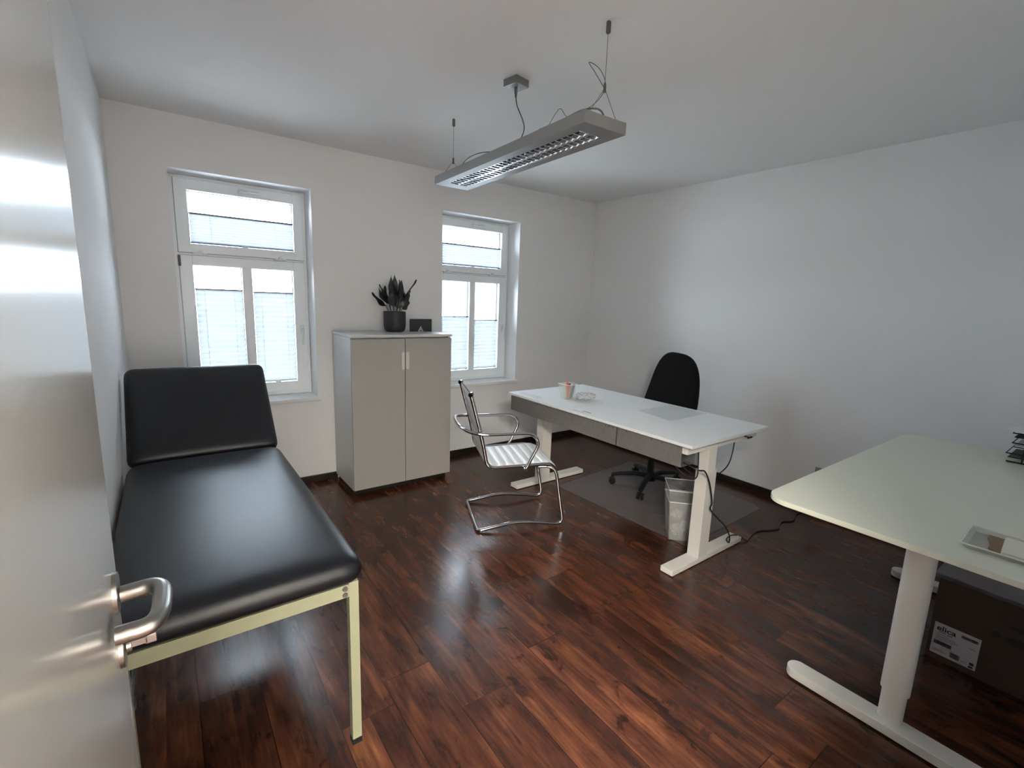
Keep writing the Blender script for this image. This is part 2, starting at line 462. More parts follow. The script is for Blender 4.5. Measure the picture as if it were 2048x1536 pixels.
# hallway behind the doorway
b = MB().box((-1.0, -2.6, 0), (-0.9, YF - 0.2, ZC)).box((1.9, -2.6, 0), (2.0, YF - 0.2, ZC)).box((-1.0, -2.7, 0), (2.0, -2.6, ZC))
b.box((-1.0, YF - 0.21, 0), (XL - T, YF - 0.2, ZC)).box((-1.0, -2.6, ZC), (XL - T, YF - 0.2, ZC + 0.1)).box((-1.0, -2.6, -0.1), (XL - T, YF - 0.2, 0))
struct('wall_hallway', b, m_wall, 'white hallway walls behind the doorway')
# skirting
H = 0.056
b = MB()
b.box((XL + 0.001, YW - 0.014, 0), (1.055, YW, H), 0.003).box((1.80, YW - 0.014, 0), (XR - 0.001, YW, H), 0.003)
struct('baseboard_back', b, m_darkbase, 'dark wooden skirting below the windows')
struct('baseboard_right', MB().box((XR - 0.014, YF + 0.002, 0), (XR, YW - 0.015, H), 0.003), m_darkbase, 'dark wooden skirting on the right wall')
struct('baseboard_left', MB().box((XL, YF + 0.002, 0), (XL + 0.012, YW - 0.015, H), 0.003), m_darkbase, 'dark wooden skirting on the left wall')
struct('baseboard_front', MB().box((DX1 + 0.02, YF, 0), (XR - 0.015, YF + 0.014, H), 0.003), m_darkbase, 'dark wooden skirting beside the doorway')

# ------------------------------------------------------------------ windows
def ring(b, x0, x1, z0, z1, wl, wr, wt, wb, y0, y1, bev=0.004):
    b.box((x0, y0, z0), (x0 + wl, y1, z1), bev).box((x1 - wr, y0, z0), (x1, y1, z1), bev)
    b.box((x0 + wl - 0.002, y0, z1 - wt), (x1 - wr + 0.002, y1, z1), bev).box((x0 + wl - 0.002, y0, z0), (x1 - wr + 0.002, y1, z0 + wb), bev)
    return b
def blind(name_label, x0, x1, z0, z1, y, pitch=0.0185):
    """pleated fabric between two thin rails, cords included"""
    t = thing('pleated_blind', name_label, 'blind', ((x0 + x1) / 2, y, z0), 0, 'pleated blinds on the window panes')
    n = max(4, int(round((z1 - z0 - 0.02) / pitch)) * 2)
    pr = [(z0 + 0.010 + (z1 - z0 - 0.020) * i / n, (pitch * 0.36 if i % 2 else -pitch * 0.36)) for i in range(n + 1)]
    b = MB(); bm = b.bm
    A = [[bm.verts.new((xx, y + d, z)) for z, d in pr] for xx in (x0 + 0.002, x1 - 0.002)]
    for i in range(n): bm.faces.new((A[0][i], A[1][i], A[1][i + 1], A[0][i + 1]))
    b.build('pleated_fabric', m_blind, t, True, smooth=False)
    MB().box((x0, y - 0.011, z1 - 0.010), (x1, y + 0.009, z1), 0.002).build('top_rail', m_rail, t, True)
    MB().box((x0, y - 0.011, z0), (x1, y + 0.009, z0 + 0.010), 0.002).build('bottom_rail', m_railblue if (x1 - x0) > 0.5 else m_railwhite, t, True)
    c = (x0 + x1) / 2
    MB().box((c - 0.020, y - 0.017, z0 - 0.006), (c + 0.020, y - 0.010, z0 + 0.007), 0.002).build('pull_tab', m_railwhite, t, True)
    for xx in (x0 + (x1 - x0) * 0.19, x1 - (x1 - x0) * 0.19):
        MB().cyl((xx, y - pitch * 0.36 - 0.002, z0 + 0.008), (xx, y - pitch * 0.36 - 0.002, z1 - 0.008), 0.0009, 6).build('cord', m_cordgrey, t, True)
    return t
def window(n, x0, x1, glass, tz, lrail, side_label, upper_z=(1.783, 1.983)):
    t = thing('window_%d' % n, None, None, ((x0 + x1) / 2, YFR, WZ0), 0, kind='structure')
    t['label'] = side_label
    y0 = YFR
    ring(MB(), x0 + 0.001, x1 - 0.001, WZ0 + 0.001, WZ1 - 0.001, 0.040, 0.040, 0.035, 0.040, y0, y0 + 0.070).box((x0 + 0.03, y0 + 0.002, 1.690), (x1 - 0.03, y0 + 0.070, 1.742), 0.003).build('window_frame', m_frame, t, True)
    gx0, gx1, lx0, lx1, mx0, mx1 = glass
    def sash(nm, sx0, sx1, sz0, sz1, a, c, zb, zt, mull=None):
        b = ring(MB(), sx0, sx1, sz0, sz1, a - sx0, sx1 - c, sz1 - zt, zb - sz0, y0 - 0.018, y0 + 0.045, 0.005)
        if mull: b.box((mull[0], y0 - 0.017, zb - 0.003), (mull[1], y0 + 0.044, zt + 0.003), 0.006)
        s_ = b.build(nm, m_frame, t, True)
        ring(MB(), sx0 - 0.002, sx1 + 0.002, sz0 - 0.002, sz1 + 0.002, 0.006, 0.006, 0.006, 0.006, y0 - 0.0012, y0 + 0.001, 0).build('joint_shade', m_jointshade, s_, True, smooth=False)  # thin strip put in as the shading line round the sash
        panes = [(a, c)] if not mull else [(a, mull[0]), (mull[1], c)]
        for p, q in panes:
            g = ring(MB(), p - 0.001, q + 0.001, zb - 0.001, zt + 0.001, 0.004, 0.004, 0.003, 0.003, y0 + 0.020, y0 + 0.044, 0.0)
            g.build('gasket', m_gasket, s_, True)
            MB().box((p - 0.003, y0 + 0.028, zb - 0.003), (q + 0.003, y0 + 0.033, zt + 0.003)).build('pane', m_glass, s_, True, smooth=False)
        return s_
    up = sash('upper_sash', x0 + 0.026, x1 - 0.026, 1.722, WZ1 - 0.022, gx0, gx1, 1.783, 2.128)
    lo = sash('lower_sash', x0 + 0.026, x1 - 0.026, WZ0 + 0.028, 1.706, lx0, lx1, 0.795, 1.640, (mx0, mx1))
    # upper lever: lies along the top rail
    cx = (x0 + x1) / 2 + 0.04
    MB().box((cx - 0.066, y0 - 0.028, 2.148), (cx - 0.040, y0 - 0.017, 2.178), 0.004).tube(fillet([(cx - 0.053, y0 - 0.02, 2.163), (cx - 0.053, y0 - 0.050, 2.163), (cx + 0.065, y0 - 0.050, 2.163)], 0.012), 0.0075, 10).build('handle', m_hinge, t, True)
    hx = x1 - 0.058
    MB().box((hx - 0.014, y0 - 0.028, 1.165), (hx + 0.014, y0 - 0.017, 1.235), 0.005).tube(fillet([(hx, y0 - 0.02, 1.20), (hx, y0 - 0.055, 1.20), (hx, y0 - 0.050, 1.085)], 0.014), [0.008] * 9 , 10).build('handle', m_hinge, t, True)
    for hxx in (x0 + 0.15, x0 + 0.65):
        MB().tube([(hxx - 0.040, y0 - 0.022, 1.714), (hxx + 0.040, y0 - 0.022, 1.714)], 0.0085, 10).box((hxx - 0.012, y0 - 0.03, 1.706), (hxx + 0.012, y0 - 0.015, 1.738), 0.003).build('hinge', m_hinge, t, True)
    MB().cyl((x0 + 0.028, y0 - 0.020, 1.630), (x0 + 0.028, y0 - 0.020, 1.700), 0.008, 10).build('hinge', m_rail, t, True)
    MB().cyl((x0 + 0.028, y0 - 0.020, 0.74), (x0 + 0.028, y0 - 0.020, 0.80), 0.008, 10).build('hinge', m_hinge, t, True)
    # sill board inside
    s_ = MB().box((x0 - 0.016, YW - 0.030, WZ0 - 0.028), (x1 + 0.016, YW - 0.0005, WZ0), 0.004).box((x0 + 0.001, YW - 0.004, WZ0 - 0.027), (x1 - 0.001, y0 + 0.07, WZ0))
    s_.build('window_sill', m_sill, t, True)
    return t
dx = 1.908
g1 = (0.183, 0.835, 0.186, 0.820, 0.478, 0.542)
g2 = tuple(v + dx for v in g1)
window(1, WIN[0][0], WIN[0][1], g1, None, None, 'white window left of the cabinet, above the couch')
window(2, WIN[1][0], WIN[1][1], g2, None, None, 'white window right of the cabinet')
yb = YFR + 0.006
blind('wide white pleated blind low in the top pane of the left window', g1[0] + 0.002, g1[1] - 0.002, 1.786, 1.988, yb)
blind('tall white pleated blind on the left lower pane of the left window', g1[2] + 0.002, g1[4] - 0.002, 0.800, 1.485, yb, 0.036)
blind('tall white pleated blind on the right lower pane of the left window', g1[5] + 0.002, g1[3] - 0.002, 0.800, 1.478, yb, 0.036)
blind('wide white pleated blind low in the top pane of the right window', g2[0] + 0.002, g2[1] - 0.002, 1.786, 1.980, yb)
blind('white pleated blind half behind the cabinet on the left lower pane of the right window', g2[2] + 0.002, g2[4] - 0.002, 0.803, 1.315, yb, 0.036)
blind('white pleated blind on the right lower pane of the right window', g2[5] + 0.002, g2[3] - 0.002, 0.803, 1.284, yb, 0.036)

# ------------------------------------------------------------------ door (opened flat along the left wall)
DS = -0.0738; DE = 0.742
door = thing('door_1', None, None, (DS - 0.02, YF + 0.005, 0.0), 0, kind='structure')
door['label'] = 'open white satin door leaf at the left edge'
MB().box((DS - 0.040, YF + 0.005, 0.008), (DS, DE, 2.07), 0.002).build('door_leaf', m_door, door, True)
hy = 0.697; hz = 1.107; kz = hz - 0.074
h = MB().tube([(DS, hy, hz), (DS + 0.0045, hy, hz)], [0.0245, 0.0242], 40).build('handle_rosette', m_steel, door, True)
MB().tube([(DS, hy, kz), (DS + 0.0045, hy, kz)], [0.0245, 0.0242], 40).build('key_rosette', m_steel, door, True)
lev = fillet([(DS + 0.006, hy, hz - 0.004), (DS + 0.048, hy, hz - 0.002), (DS + 0.046, hy - 0.086, hz - 0.005), (DS + 0.006, hy - 0.086, hz - 0.005)], [0, 0.026, 0.040, 0], 10)
MB().tube(lev, 0.0100, 20).build('door_handle', m_steel, door, True)
MB().cyl((DS + 0.006, hy, kz), (DS + 0.011, hy, kz), 0.008, 20).box((DS + 0.008, hy - 0.0015, kz - 0.004), (DS + 0.026, hy + 0.0015, kz + 0.004)).box((DS + 0.024, hy - 0.0015, kz - 0.006), (DS + 0.036, hy + 0.0015, kz + 0.006), 0.0012).build('key', m_steel, door, True)
# door lining around the opening (behind the camera)
b = MB().box((DX0 - 0.001, YF - 0.21, 0), (DX0 + 0.008, YF - 0.002, DZ)).box((DX1 - 0.008, YF - 0.21, 0), (DX1, YF - 0.002, DZ)).box((DX0, YF - 0.21, DZ - 0.009), (DX1, YF - 0.002, DZ))
b.box((DX1 - 0.012, YF, 0), (DX1 + 0.05, YF + 0.012, DZ + 0.05), 0.003)
struct('trim_1', b, m_cabside, 'white door lining')

# ================================================================== EXAMINATION COUCH
CX0, CX1, CY0 = -0.188, 0.446, 1.320
couch = thing('examination_couch', 'black padded examination couch with raised head end and cream steel frame', 'couch', ((CX0 + CX1) / 2, 2.2, 0))
px0, px1 = CX0, CX1
cy1 = 2.66
b = MB().puff((px1 - px0, cy1 - CY0, 0.092), 0.055, 0.018, 26, mat=Matrix.Translation(((px0 + px1) / 2, (CY0 + cy1) / 2, 0.640)))
b.build('seat_pad', m_leather, couch, True)
# head section, hinged at the far end of the seat, tilted up
ang = radians(46); hl = 0.56
mh = Matrix.Translation(((px0 + px1) / 2, 2.690, 0.648)) @ Matrix.Rotation(ang, 4, 'X') @ Matrix.Translation((0, hl / 2, 0.0))
MB().puff((px1 - px0, hl, 0.088), 0.043, 0.014, 20, mat=mh).build('backrest_pad', m_leather, couch, True)
FZ0, FZ1 = 0.545, 0.588
fx0, fx1, fy0, fy1 = -0.165, 0.433, 1.360, 3.16
b = MB().box((fx0 + 0.03, fy0, FZ0), (fx1 - 0.03, fy0 + 0.030, FZ1), 0.0015)
b.build('end_rail', m_cream, couch, True)
MB().box((fx0 + 0.03, fy1 - 0.03, FZ0), (fx1 - 0.03, fy1, FZ1), 0.0015).build('end_rail', m_cream, couch, True)
for x in (fx0, fx1 - 0.030):
    MB().box((x, fy0 + 0.03, FZ0), (x + 0.030, fy1 - 0.03, FZ1), 0.0015).build('side_rail', m_cream, couch, True)
for x in (fx0, fx1 - 0.030):
    for y in (fy0, fy1 - 0.030):
        lg = MB().box((x, y, 0.018), (x + 0.030, y + 0.030, FZ1 + 0.004), 0.0015).build('leg', m_cream, couch, True)
        MB().box((x - 0.001, y - 0.001, 0.0), (x + 0.031, y + 0.031, 0.022), 0.002).build('foot_cap', m_black, lg, True)
for z in (0.5765, 0.5555):
    MB().tube([(fx1 - 0.042, fy0 - 0.004, z), (fx1 - 0.042, fy0 + 0.002, z)], [0.0080, 0.0088], 16).tube([(fx1 - 0.042, fy0 - 0.006, z), (fx1 - 0.042, fy0 - 0.003, z)], 0.0045, 6).build('bolt', m_bolt, couch, True)
# backrest bracket and struts
for x in (fx0 + 0.05, fx1 - 0.075):
    b = MB()
    d = Vector((0, cos(ang), sin(ang))); p = Vector((x, 2.70, 0.612))
    b.tube([p, p + d * 0.46], 0.011, 8)
    b.tube([(x, 3.08, 0.580), p + d * 0.30], 0.009, 8)
    b.build('backrest_bracket', m_cream, couch, True)

# ================================================================== CABINET
cab = thing('office_cabinet', 'tall white two-door office cabinet between the two windows', 'cabinet', (1.44, 3.56, 0))
x0, x1, yf = 1.041, 1.839, 3.318
MB().box((x0, yf + 0.020, 0.046), (x0 + 0.018, YW - 0.0175, 1.178), 0.001).box((x1 - 0.018, yf + 0.020, 0.046), (x1, YW - 0.0175, 1.178), 0.001).box((x0 + 0.017, yf + 0.022, 0.046), (x1 - 0.017, YW - 0.0175, 0.064)).box((x0 + 0.017, YW - 0.024, 0.06), (x1 - 0.017, YW - 0.0180, 1.178)).box((x0 + 0.017, yf + 0.060, 1.158), (x1 - 0.017, YW - 0.020, 1.176)).box((x0 + 0.017, yf + 0.025, 0.60), (x1 - 0.017, YW - 0.020, 0.618)).build('carcass', m_cabside, cab, True)
MB().box((x0 - 0.003, yf - 0.002, 1.180), (x1 + 0.004, YW - 0.016, 1.200), 0.002).build('top_panel', m_cabside, cab, True)
MB().box((x0 + 0.020, yf + 0.055, 0.0), (x1 - 0.015, YW - 0.03, 0.047)).build('plinth', m_black, cab, True, smooth=False)
xm = 1.4455
def stadium(cx, cz, w_, h_, n=10):
    r = w_ / 2; pts = []
    for k in range(n + 1): a = pi * k / n; pts.append((cx + r * cos(a), cz + h_ / 2 - r + r * sin(a)))
    for k in range(n + 1): a = pi + pi * k / n; pts.append((cx + r * cos(a), cz - h_ / 2 + r + r * sin(a)))
    return pts
for (a, c, hx) in ((x0 + 0.001, xm - 0.0025, xm - 0.016), (xm + 0.0025, x1 - 0.001, xm + 0.019)):
    d = MB().box((a, yf, 0.048), (c, yf + 0.019, 1.170), 0.0015).build('door', m_cab, cab, True)
    wd = 0.021 if hx < xm else 0.026
    # recessed grip: shallow shell with a raised rim
    b = MB()
    o_ = stadium(hx, 1.002, wd, 0.132); i_ = stadium(hx, 1.002, wd - 0.008, 0.124)
    bm = b.bm; n = len(o_)
    vo = [bm.verts.new((p, yf - 0.0005, q)) for p, q in o_]; v1 = [bm.verts.new((p, yf - 0.003, q)) for p, q in o_]
    v2 = [bm.verts.new((p, yf - 0.003, q)) for p, q in i_]; v3 = [bm.verts.new((p, yf - 0.0008, q)) for p, q in i_]
    for A, B in ((vo, v1), (v1, v2), (v2, v3)):
        for k in range(n): bm.faces.new((A[k], A[(k + 1) % n], B[(k + 1) % n], B[k]))
    bm.faces.new(v3); bmesh.ops.recalc_face_normals(bm, faces=bm.faces)
    b.build('handle', m_cabhandle, d, True)

# ------------------------------------------------------------------ potted plant on the cabinet
random.seed(7)
PX, PY = 1.487, 3.615
pot = thing('potted_plant', 'dark leafy plant in an anthracite pot on top of the cabinet', 'plant', (PX, PY, 1.2))
MB().lathe([(0, 0), (0.056, 0), (0.070, 0.006), (0.081, 0.022), (0.0855, 0.045), (0.0865, 0.09), (0.0865, 0.158), (0.0840, 0.161), (0.0815, 0.158), (0.0810, 0.10), (0.078, 0.04), (0, 0.04)], 44).build('pot', m_pot, pot)
MB().lathe([(0.0795, 0.120), (0.0802, 0.143), (0.05, 0.150), (0, 0.151)], 30).build('soil', m_soil, pot)
def leaf(b, base, tip, width, bend, twist):
    width *= 1.35
    base = Vector(base); tip = Vector(tip); ax = tip - base; L_ = ax.length; t = ax.normalized()
    out = Vector((t.x, t.y, 0)); out = out.normalized() if out.length > 0.05 else Vector((1, 0, 0))
    side = t.cross(out + Vector((0, 0, 0.01)));
    side = side.normalized() if side.length > 1e-3 else Vector((0, 1, 0))
    side = Matrix.Rotation(twist, 3, t) @ side
    nrm = side.cross(t)
    def f(u, v):
        wv = width * (sin(pi * min(1, (u * 0.97 + 0.03)) ** 0.8)) ** 0.75 * (1 - 0.25 * u)
        s_ = (v - 0.5) * 2
        p = base + t * (L_ * u) + side * (s_ * wv) + nrm * (abs(s_) * wv * 0.42 + 0.006 * sin(u * 9 + twist) * s_)
        p += Vector((0, 0, -1)) * (bend * u * u * L_) + out * (bend * u * u * L_ * 0.6)
        return p
    b.grid(f, 9, 4)
stems = [  # base angle, lean x, lean y, height of leaf base, leaf dx, dz, width
    (-.085, .02, .10, -.168, .140, .030), (-.060, .0, .19, -.120, .150, .022), (-.050, .03, .13, -.055, .200, .024),
    (-.020, -.03, .18, -.045, .270, .026), (.000, .02, .20, .012, .285, .023), (.015, -.03, .14, .038, .235, .026),
    (.045, .02, .18, .080, .215, .024), (.060, -.02, .16, .172, .250, .024), (.030, .03, .10, .055, .150, .028),
    (-.030, -.05, .09, -.040, .165, .036), (.050, -.045, .10, .085, .150, .030), (.070, .0, .12, .125, .175, .026),
    (.060, -.04, .06, .098, .075, .022), (-.070, .04, .14, -.105, .185, .024), (.0, .05, .16, .02, .23, .026), (.01, -.05, .07, .015, .14, .032),
    (-.04, .02, .12, -.085, .175, .026), (.03, .03, .14, .06, .24, .024), (-.01, .0, .12, -.02, .20, .030), (.045, .02, .10, .10, .16, .024), (-.06, -.02, .14, -.13, .205, .020)]
for (bx, by, hb, lx, lz, lw) in stems:
    b = MB(); p0 = Vector((bx * 0.45, by * 0.5, 0.145)); p1 = Vector((bx * 0.75, by, 0.145 + hb * 0.62))
    tip = Vector((lx, by * 1.5, 0.165 + lz * 1.02))
    leaf(b, p1, tip, lw, random.uniform(0.0, 0.12), random.uniform(-0.9, 0.9))
    lf = b.build('leaf', m_leaf, pot)
    MB().tube(catmull([p0, (p0 + p1) / 2 + Vector((bx * 0.05, 0, 0)), p1], 4), 0.0028, 6).build('stem', m_stem, lf)

# ------------------------------------------------------------------ display plate with triangle emblem
SX0, SX1, SY = 1.613, 1.808, 3.605
sg = thing('display_plate', 'small anthracite plate with a triangle emblem standing on the cabinet beside the plant', 'sign', ((SX0 + SX1) / 2, SY, 1.2))
MB().box((SX0, SY, 1.2005), (SX1, SY + 0.006, 1.303), 0.001).build('panel', m_sign, sg, True)
MB().box((SX1, SY - 0.001, 1.2005), (SX1 + 0.004, SY + 0.007, 1.303)).build('edge_strip', m_paper, sg, True)
cx = (SX0 + SX1) / 2 - 0.004
def tri(b, cx, z0, w_, h_, th, y0, y1):
    A = [(cx - w_ / 2, z0), (cx, z0 + h_), (cx + w_ / 2, z0)]
    k = 1 - th
    gx = cx; gz = z0 + h_ * 0.36
    Bp = [(gx + (p - gx) * k, gz + (q - gz) * k) for p, q in A]
    bm = b.bm
    for i in range(3):
        j = (i + 1) % 3
        q = [A[i], A[j], Bp[j], Bp[i]]
        lo = [bm.verts.new((p, y0, z)) for p, z in q]; hi = [bm.verts.new((p, y1, z)) for p, z in q]
        bm.faces.new(lo); bm.faces.new(hi)
        for k2 in range(4): bm.faces.new((lo[k2], lo[(k2 + 1) % 4], hi[(k2 + 1) % 4], hi[k2]))
b = MB(); tri(b, cx, 1.2005, 0.050, 0.043, 0.28, SY - 0.006, SY - 0.001); tri(b, cx, 1.211, 0.018, 0.016, 0.55, SY - 0.004, SY - 0.001)
bmesh.ops.recalc_face_normals(b.bm, faces=b.bm.faces)
b.build('triangle_emblem', m_paper, sg, True, smooth=False)

# ================================================================== DESK BY THE RIGHT WALL (standing desk)
D0, D1, DY0, DY1, DZT = 2.178, 2.998, 1.341, 2.985, 0.760
desk = thing('standing_desk', 'white height-adjustable desk with grey cable trays, in front of the black office chair', 'desk', (2.59, 2.16, 0))
b = MB()
def rect(x0, x1, y0, y1, z): return [(x0, y0, z), (x1, y0, z), (x1, y1, z), (x0, y1, z)]
b.quadprism(rect(D0 + 0.008, D1 - 0.008, DY0 + 0.008, DY1 - 0.008, DZT - 0.023), rect(D0, D1, DY0, DY1, DZT - 0.017))
b.box((D0, DY0, DZT - 0.0175), (D1, DY1, DZT), 0.0015)
b.build('desktop', m_desk, desk, True, angle=20)
lc = (2.405, 2.520)
for yy, fy in ((1.372, (1.370, 1.450)), (2.795, (2.805, 2.890))):
    ft = MB().box((2.160, fy[0], 0.004), (2.890, fy[1], 0.036), 0.004).build('foot', m_legw, desk, True)
    for gx_ in (2.2, 2.85): MB().cyl((gx_, sum(fy) / 2, 0), (gx_, sum(fy) / 2, 0.006), 0.02).build('foot_glide', m_black, ft, True)
    yc = fy
    col_ = MB().box((lc[0], yc[0] + 0.001, 0.034), (lc[1] - 0.02, yc[1] - 0.004, 0.565), 0.003).build('column', m_legw, desk, True)
    MB().box((lc[0] + 0.006, yc[0] + 0.007, 0.56), (lc[1] - 0.028, yc[1] - 0.010, DZT - 0.060), 0.003).build('inner_column', m_legw, col_, True)
    ye = yc[0] + 0.012 if yy < 2 else yc[0] + 0.02
    MB().box((D0 + 0.028, ye, DZT - 0.066), (D1 - 0.06, ye + 0.045, DZT - 0.0225), 0.002).build('support_beam', m_legw, desk, True)
for xa_ in (D0 + 0.16, D1 - 0.30): MB().box((xa_, 1.46, DZT - 0.060), (xa_ + 0.04, 2.80, DZT - 0.025)).build('frame_rail', m_legw, desk, True)
for ya, yb_ in ((1.412, 1.866), (1.873, 2.975)):
    x0 = D0 + 0.020; zt = DZT - 0.024; zb = 0.618; t_ = 0.002
    MB().box((x0, ya, zb), (x0 + t_, yb_, zt)).build('cable_tray', m_galv, desk, True, smooth=False)
    tr = MB().box((x0 + t_, ya, zb), (x0 + 0.125, yb_, zb + t_)).box((x0 + 0.125, ya, zb), (x0 + 0.127, yb_, zb + 0.085)).build('tray_inner', m_galvin, desk, True, smooth=False)
    ys = ([yb_ - 0.012, yb_ - 0.07, ya + 0.20, ya + 0.13] if ya < 1.5 else [ya + 0.03, ya + 0.065, ya + 0.09, yb_ - 0.30, yb_ - 0.335, yb_ - 0.43, yb_ - 0.455])
    for y in ys: MB().cyl((x0 - 0.0012, y, zt - 0.012), (x0 + 0.001, y, zt - 0.012), 0.0036, 10).build('screw_hole', m_ink, desk, True)
MB().box((2.765, 1.345, 0.712), (2.815, 1.352, 0.722), 0.001).cyl((2.79, 1.350, 0.717), (2.79, 1.384, 0.717), 0.004, 8).build('hand_switch', m_black, desk, True)
# rings, film and sheet lying on the desk
b = MB(); pts = []
for k in range(28):
    a = 2 * pi * k / 28; e = 0.55
    pts.append((2.245 + 0.030 * (abs(cos(a)) ** e) * (1 if cos(a) > 0 else -1) + 0.0, 2.785 + 0.125 * (abs(sin(a)) ** e) * (1 if sin(a) > 0 else -1)))
tag(b.prism(pts, DZT + 0.0003, DZT + 0.0035, 0.001).build('clear_plastic_tray', m_film), 'flat clear plastic strip with rounded ends at the window-side corner of the white desk', 'tray')
b = MB().box((2.232, 2.130, DZT + 0.0003), (2.236, 2.205, DZT + 0.003)); tag(b.build('thin_metal_strip', m_greyink), 'thin dark strip on the white desk, the one farther from the desk edge', 'strip', 'thin strips on the desk')
b = MB().box((2.200, 2.165, DZT + 0.0003), (2.203, 2.262, DZT + 0.0022)); tag(b.build('thin_metal_strip', m_socket), 'thin grey strip on the white desk, right beside the desk edge', 'strip', 'thin strips on the desk')
rp = [(2.545, 1.735), (2.965, 1.742), (2.965, 2.04), (2.60, 2.04)]
tag(MB().prism([(x, y) for x, y in rp], DZT + 0.0003, DZT + 0.0012).build('writing_mat', m_film, smooth=False), 'thin clear writing mat on the white desk in front of the black chair', 'desk mat')

# ------------------------------------------------------------------ pen cup with pens, crumpled bag
KX, KY = 2.432, 2.575
cup = thing('pen_cup', 'clear square plastic pen cup on the white desk', 'cup', (KX, KY, DZT))
def sq(r, z, c=(0, 0)): return [(c[0] - r, c[1] - r, z), (c[0] + r, c[1] - r, z), (c[0] + r, c[1] + r, z), (c[0] - r, c[1] + r, z)]
b = MB()
for i in range(4):
    A = sq(0.036, 0.001); B = sq(0.052, 0.112); C_ = sq(0.0345, 0.001); D_ = sq(0.0505, 0.112); j = (i + 1) % 4
    b.quadprism([A[i], A[j], C_[j], C_[i]], [B[i], B[j], D_[j], D_[i]])
b.box((-0.036, -0.036, 0), (0.036, 0.036, 0.0025))
b.build('cup_body', m_cup, cup, smooth=False)
P = [Vector(p) for p in sq(0.052, 0.1125)]
MB().tube(P, 0.0022, 6, closed=True).build('rim', m_railwhite, cup)
pens = [('pencil', m_orange, 'orange pencil leaning in the clear pen cup', (-0.012, -0.022), (0.000, -0.036), .110, .0042),
        ('marker_pen', m_red, 'red marker standing in the clear pen cup', (0.004, -0.004), (-0.004, 0.006), .122, .0075),
        ('ballpoint_pen', m_blackpen, 'thick black pen leaning to the right in the clear pen cup', (0.016, -0.022), (0.040, -0.028), .114, .0062),
        ('ballpoint_pen', m_greypen, 'grey pen in the middle of the clear pen cup', (0.005, -0.026), (0.014, -0.036), .110, .0058),
        ('ballpoint_pen', m_blackpen, 'black pen at the back of the clear pen cup', (0.020, 0.010), (0.032, 0.012), .112, .0055),
        ('pencil', m_yellow, 'yellow pencil in the clear pen cup', (-0.010, -0.004), (-0.026, 0.004), .112, .0040)]
for nm, mt, lb, a, c, hh, r in pens:
    A = Vector((KX + a[0], KY + a[1], DZT + 0.004)); B = Vector((KX + c[0], KY + c[1], DZT + hh)); d = (B - A)
    o = MB().tube([A, A + d * 0.10, A + d * 0.85, B - d * 0.02, B], [r * 0.4, r * 1.45, r * 1.45, r * 1.3, r], 10).build(nm, mt)
    tag(o, lb, 'pen', 'pens in the cup')
random.seed(3)
def blob(u, v):
    a = u * 2 * pi; e = v * pi
    r = 1 + 0.22 * sin(3 * a + 2 * e) + 0.14 * sin(7 * a - 3 * e) + 0.10 * sin(11 * e + 5 * a)
    return Vector((2.512 + 0.080 * r * cos(a) * sin(e), 2.470 + 0.054 * r * sin(a) * sin(e) , DZT + 0.031 + 0.027 * cos(e) * (1 + 0.15 * sin(5 * a))))
tag(MB().grid(blob, 40, 20, True).build('crumpled_bag', m_bag), 'crumpled clear plastic bag lying beside the pen cup', 'bag')

# ------------------------------------------------------------------ cables of the standing desk
def cable(name, pts, r, label, n=8):
    return tag(MB().tube(catmull(pts, n), r, 8).build(name, m_cable), label, 'cable', 'black cables at the desks')
cable('power_cable', [(2.26, 1.440, 0.628), (2.28, 1.356, 0.606), (2.34, 1.352, 0.588), (2.395, 1.352, 0.520), (2.432, 1.352, 0.44), (2.452, 1.352, 0.375), (2.440, 1.350, 0.342), (2.52, 1.348, 0.27), (2.62, 1.346, 0.19), (2.690, 1.350, 0.11), (2.72, 1.362, 0.050), (2.760, 1.40, 0.044), (2.84, 1.41, 0.044), (2.902, 1.39, 0.030), (2.93, 1.355, 0.006), (3.02, 1.372, 0.005), (3.134, 1.380, 0.005), (3.22, 1.34, 0.005), (3.291, 1.322, 0.005), (3.36, 1.345, 0.005), (3.427, 1.358, 0.005), (3.513, 1.322, 0.005), (3.66, 1.36, 0.005), (3.80, 1.34, 0.006)], 0.0042, 'black power cable draped over the desk foot and along the floor to the right wall')
cable('power_cable', [(2.880, 1.50, 0.734), (2.905, 1.50, 0.640), (2.900, 1.50, 0.57), (2.869, 1.50, 0.492), (2.790, 1.50, 0.450), (2.70, 1.51, 0.432), (2.55, 1.53, 0.46), (2.34, 1.55, 0.60), (2.30, 1.56, 0.625)], 0.0036, 'black cable hanging in a loop under the far corner of the white desk')
cable('power_cable', [(2.345, 1.405, 0.700), (2.345, 1.398, 0.62), (2.345, 1.398, 0.54), (2.34, 1.44, 0.52), (2.33, 1.52, 0.56), (2.31, 1.55, 0.622)], 0.0034, 'short black cable hanging straight down behind the open tray end')

# ================================================================== OFFICE CHAIR
OX, OY = 3.13, 2.28
oc = thing('office_chair', 'black upholstered swivel chair behind the white desk', 'chair', (OX, OY, 0.0035), radians(196))
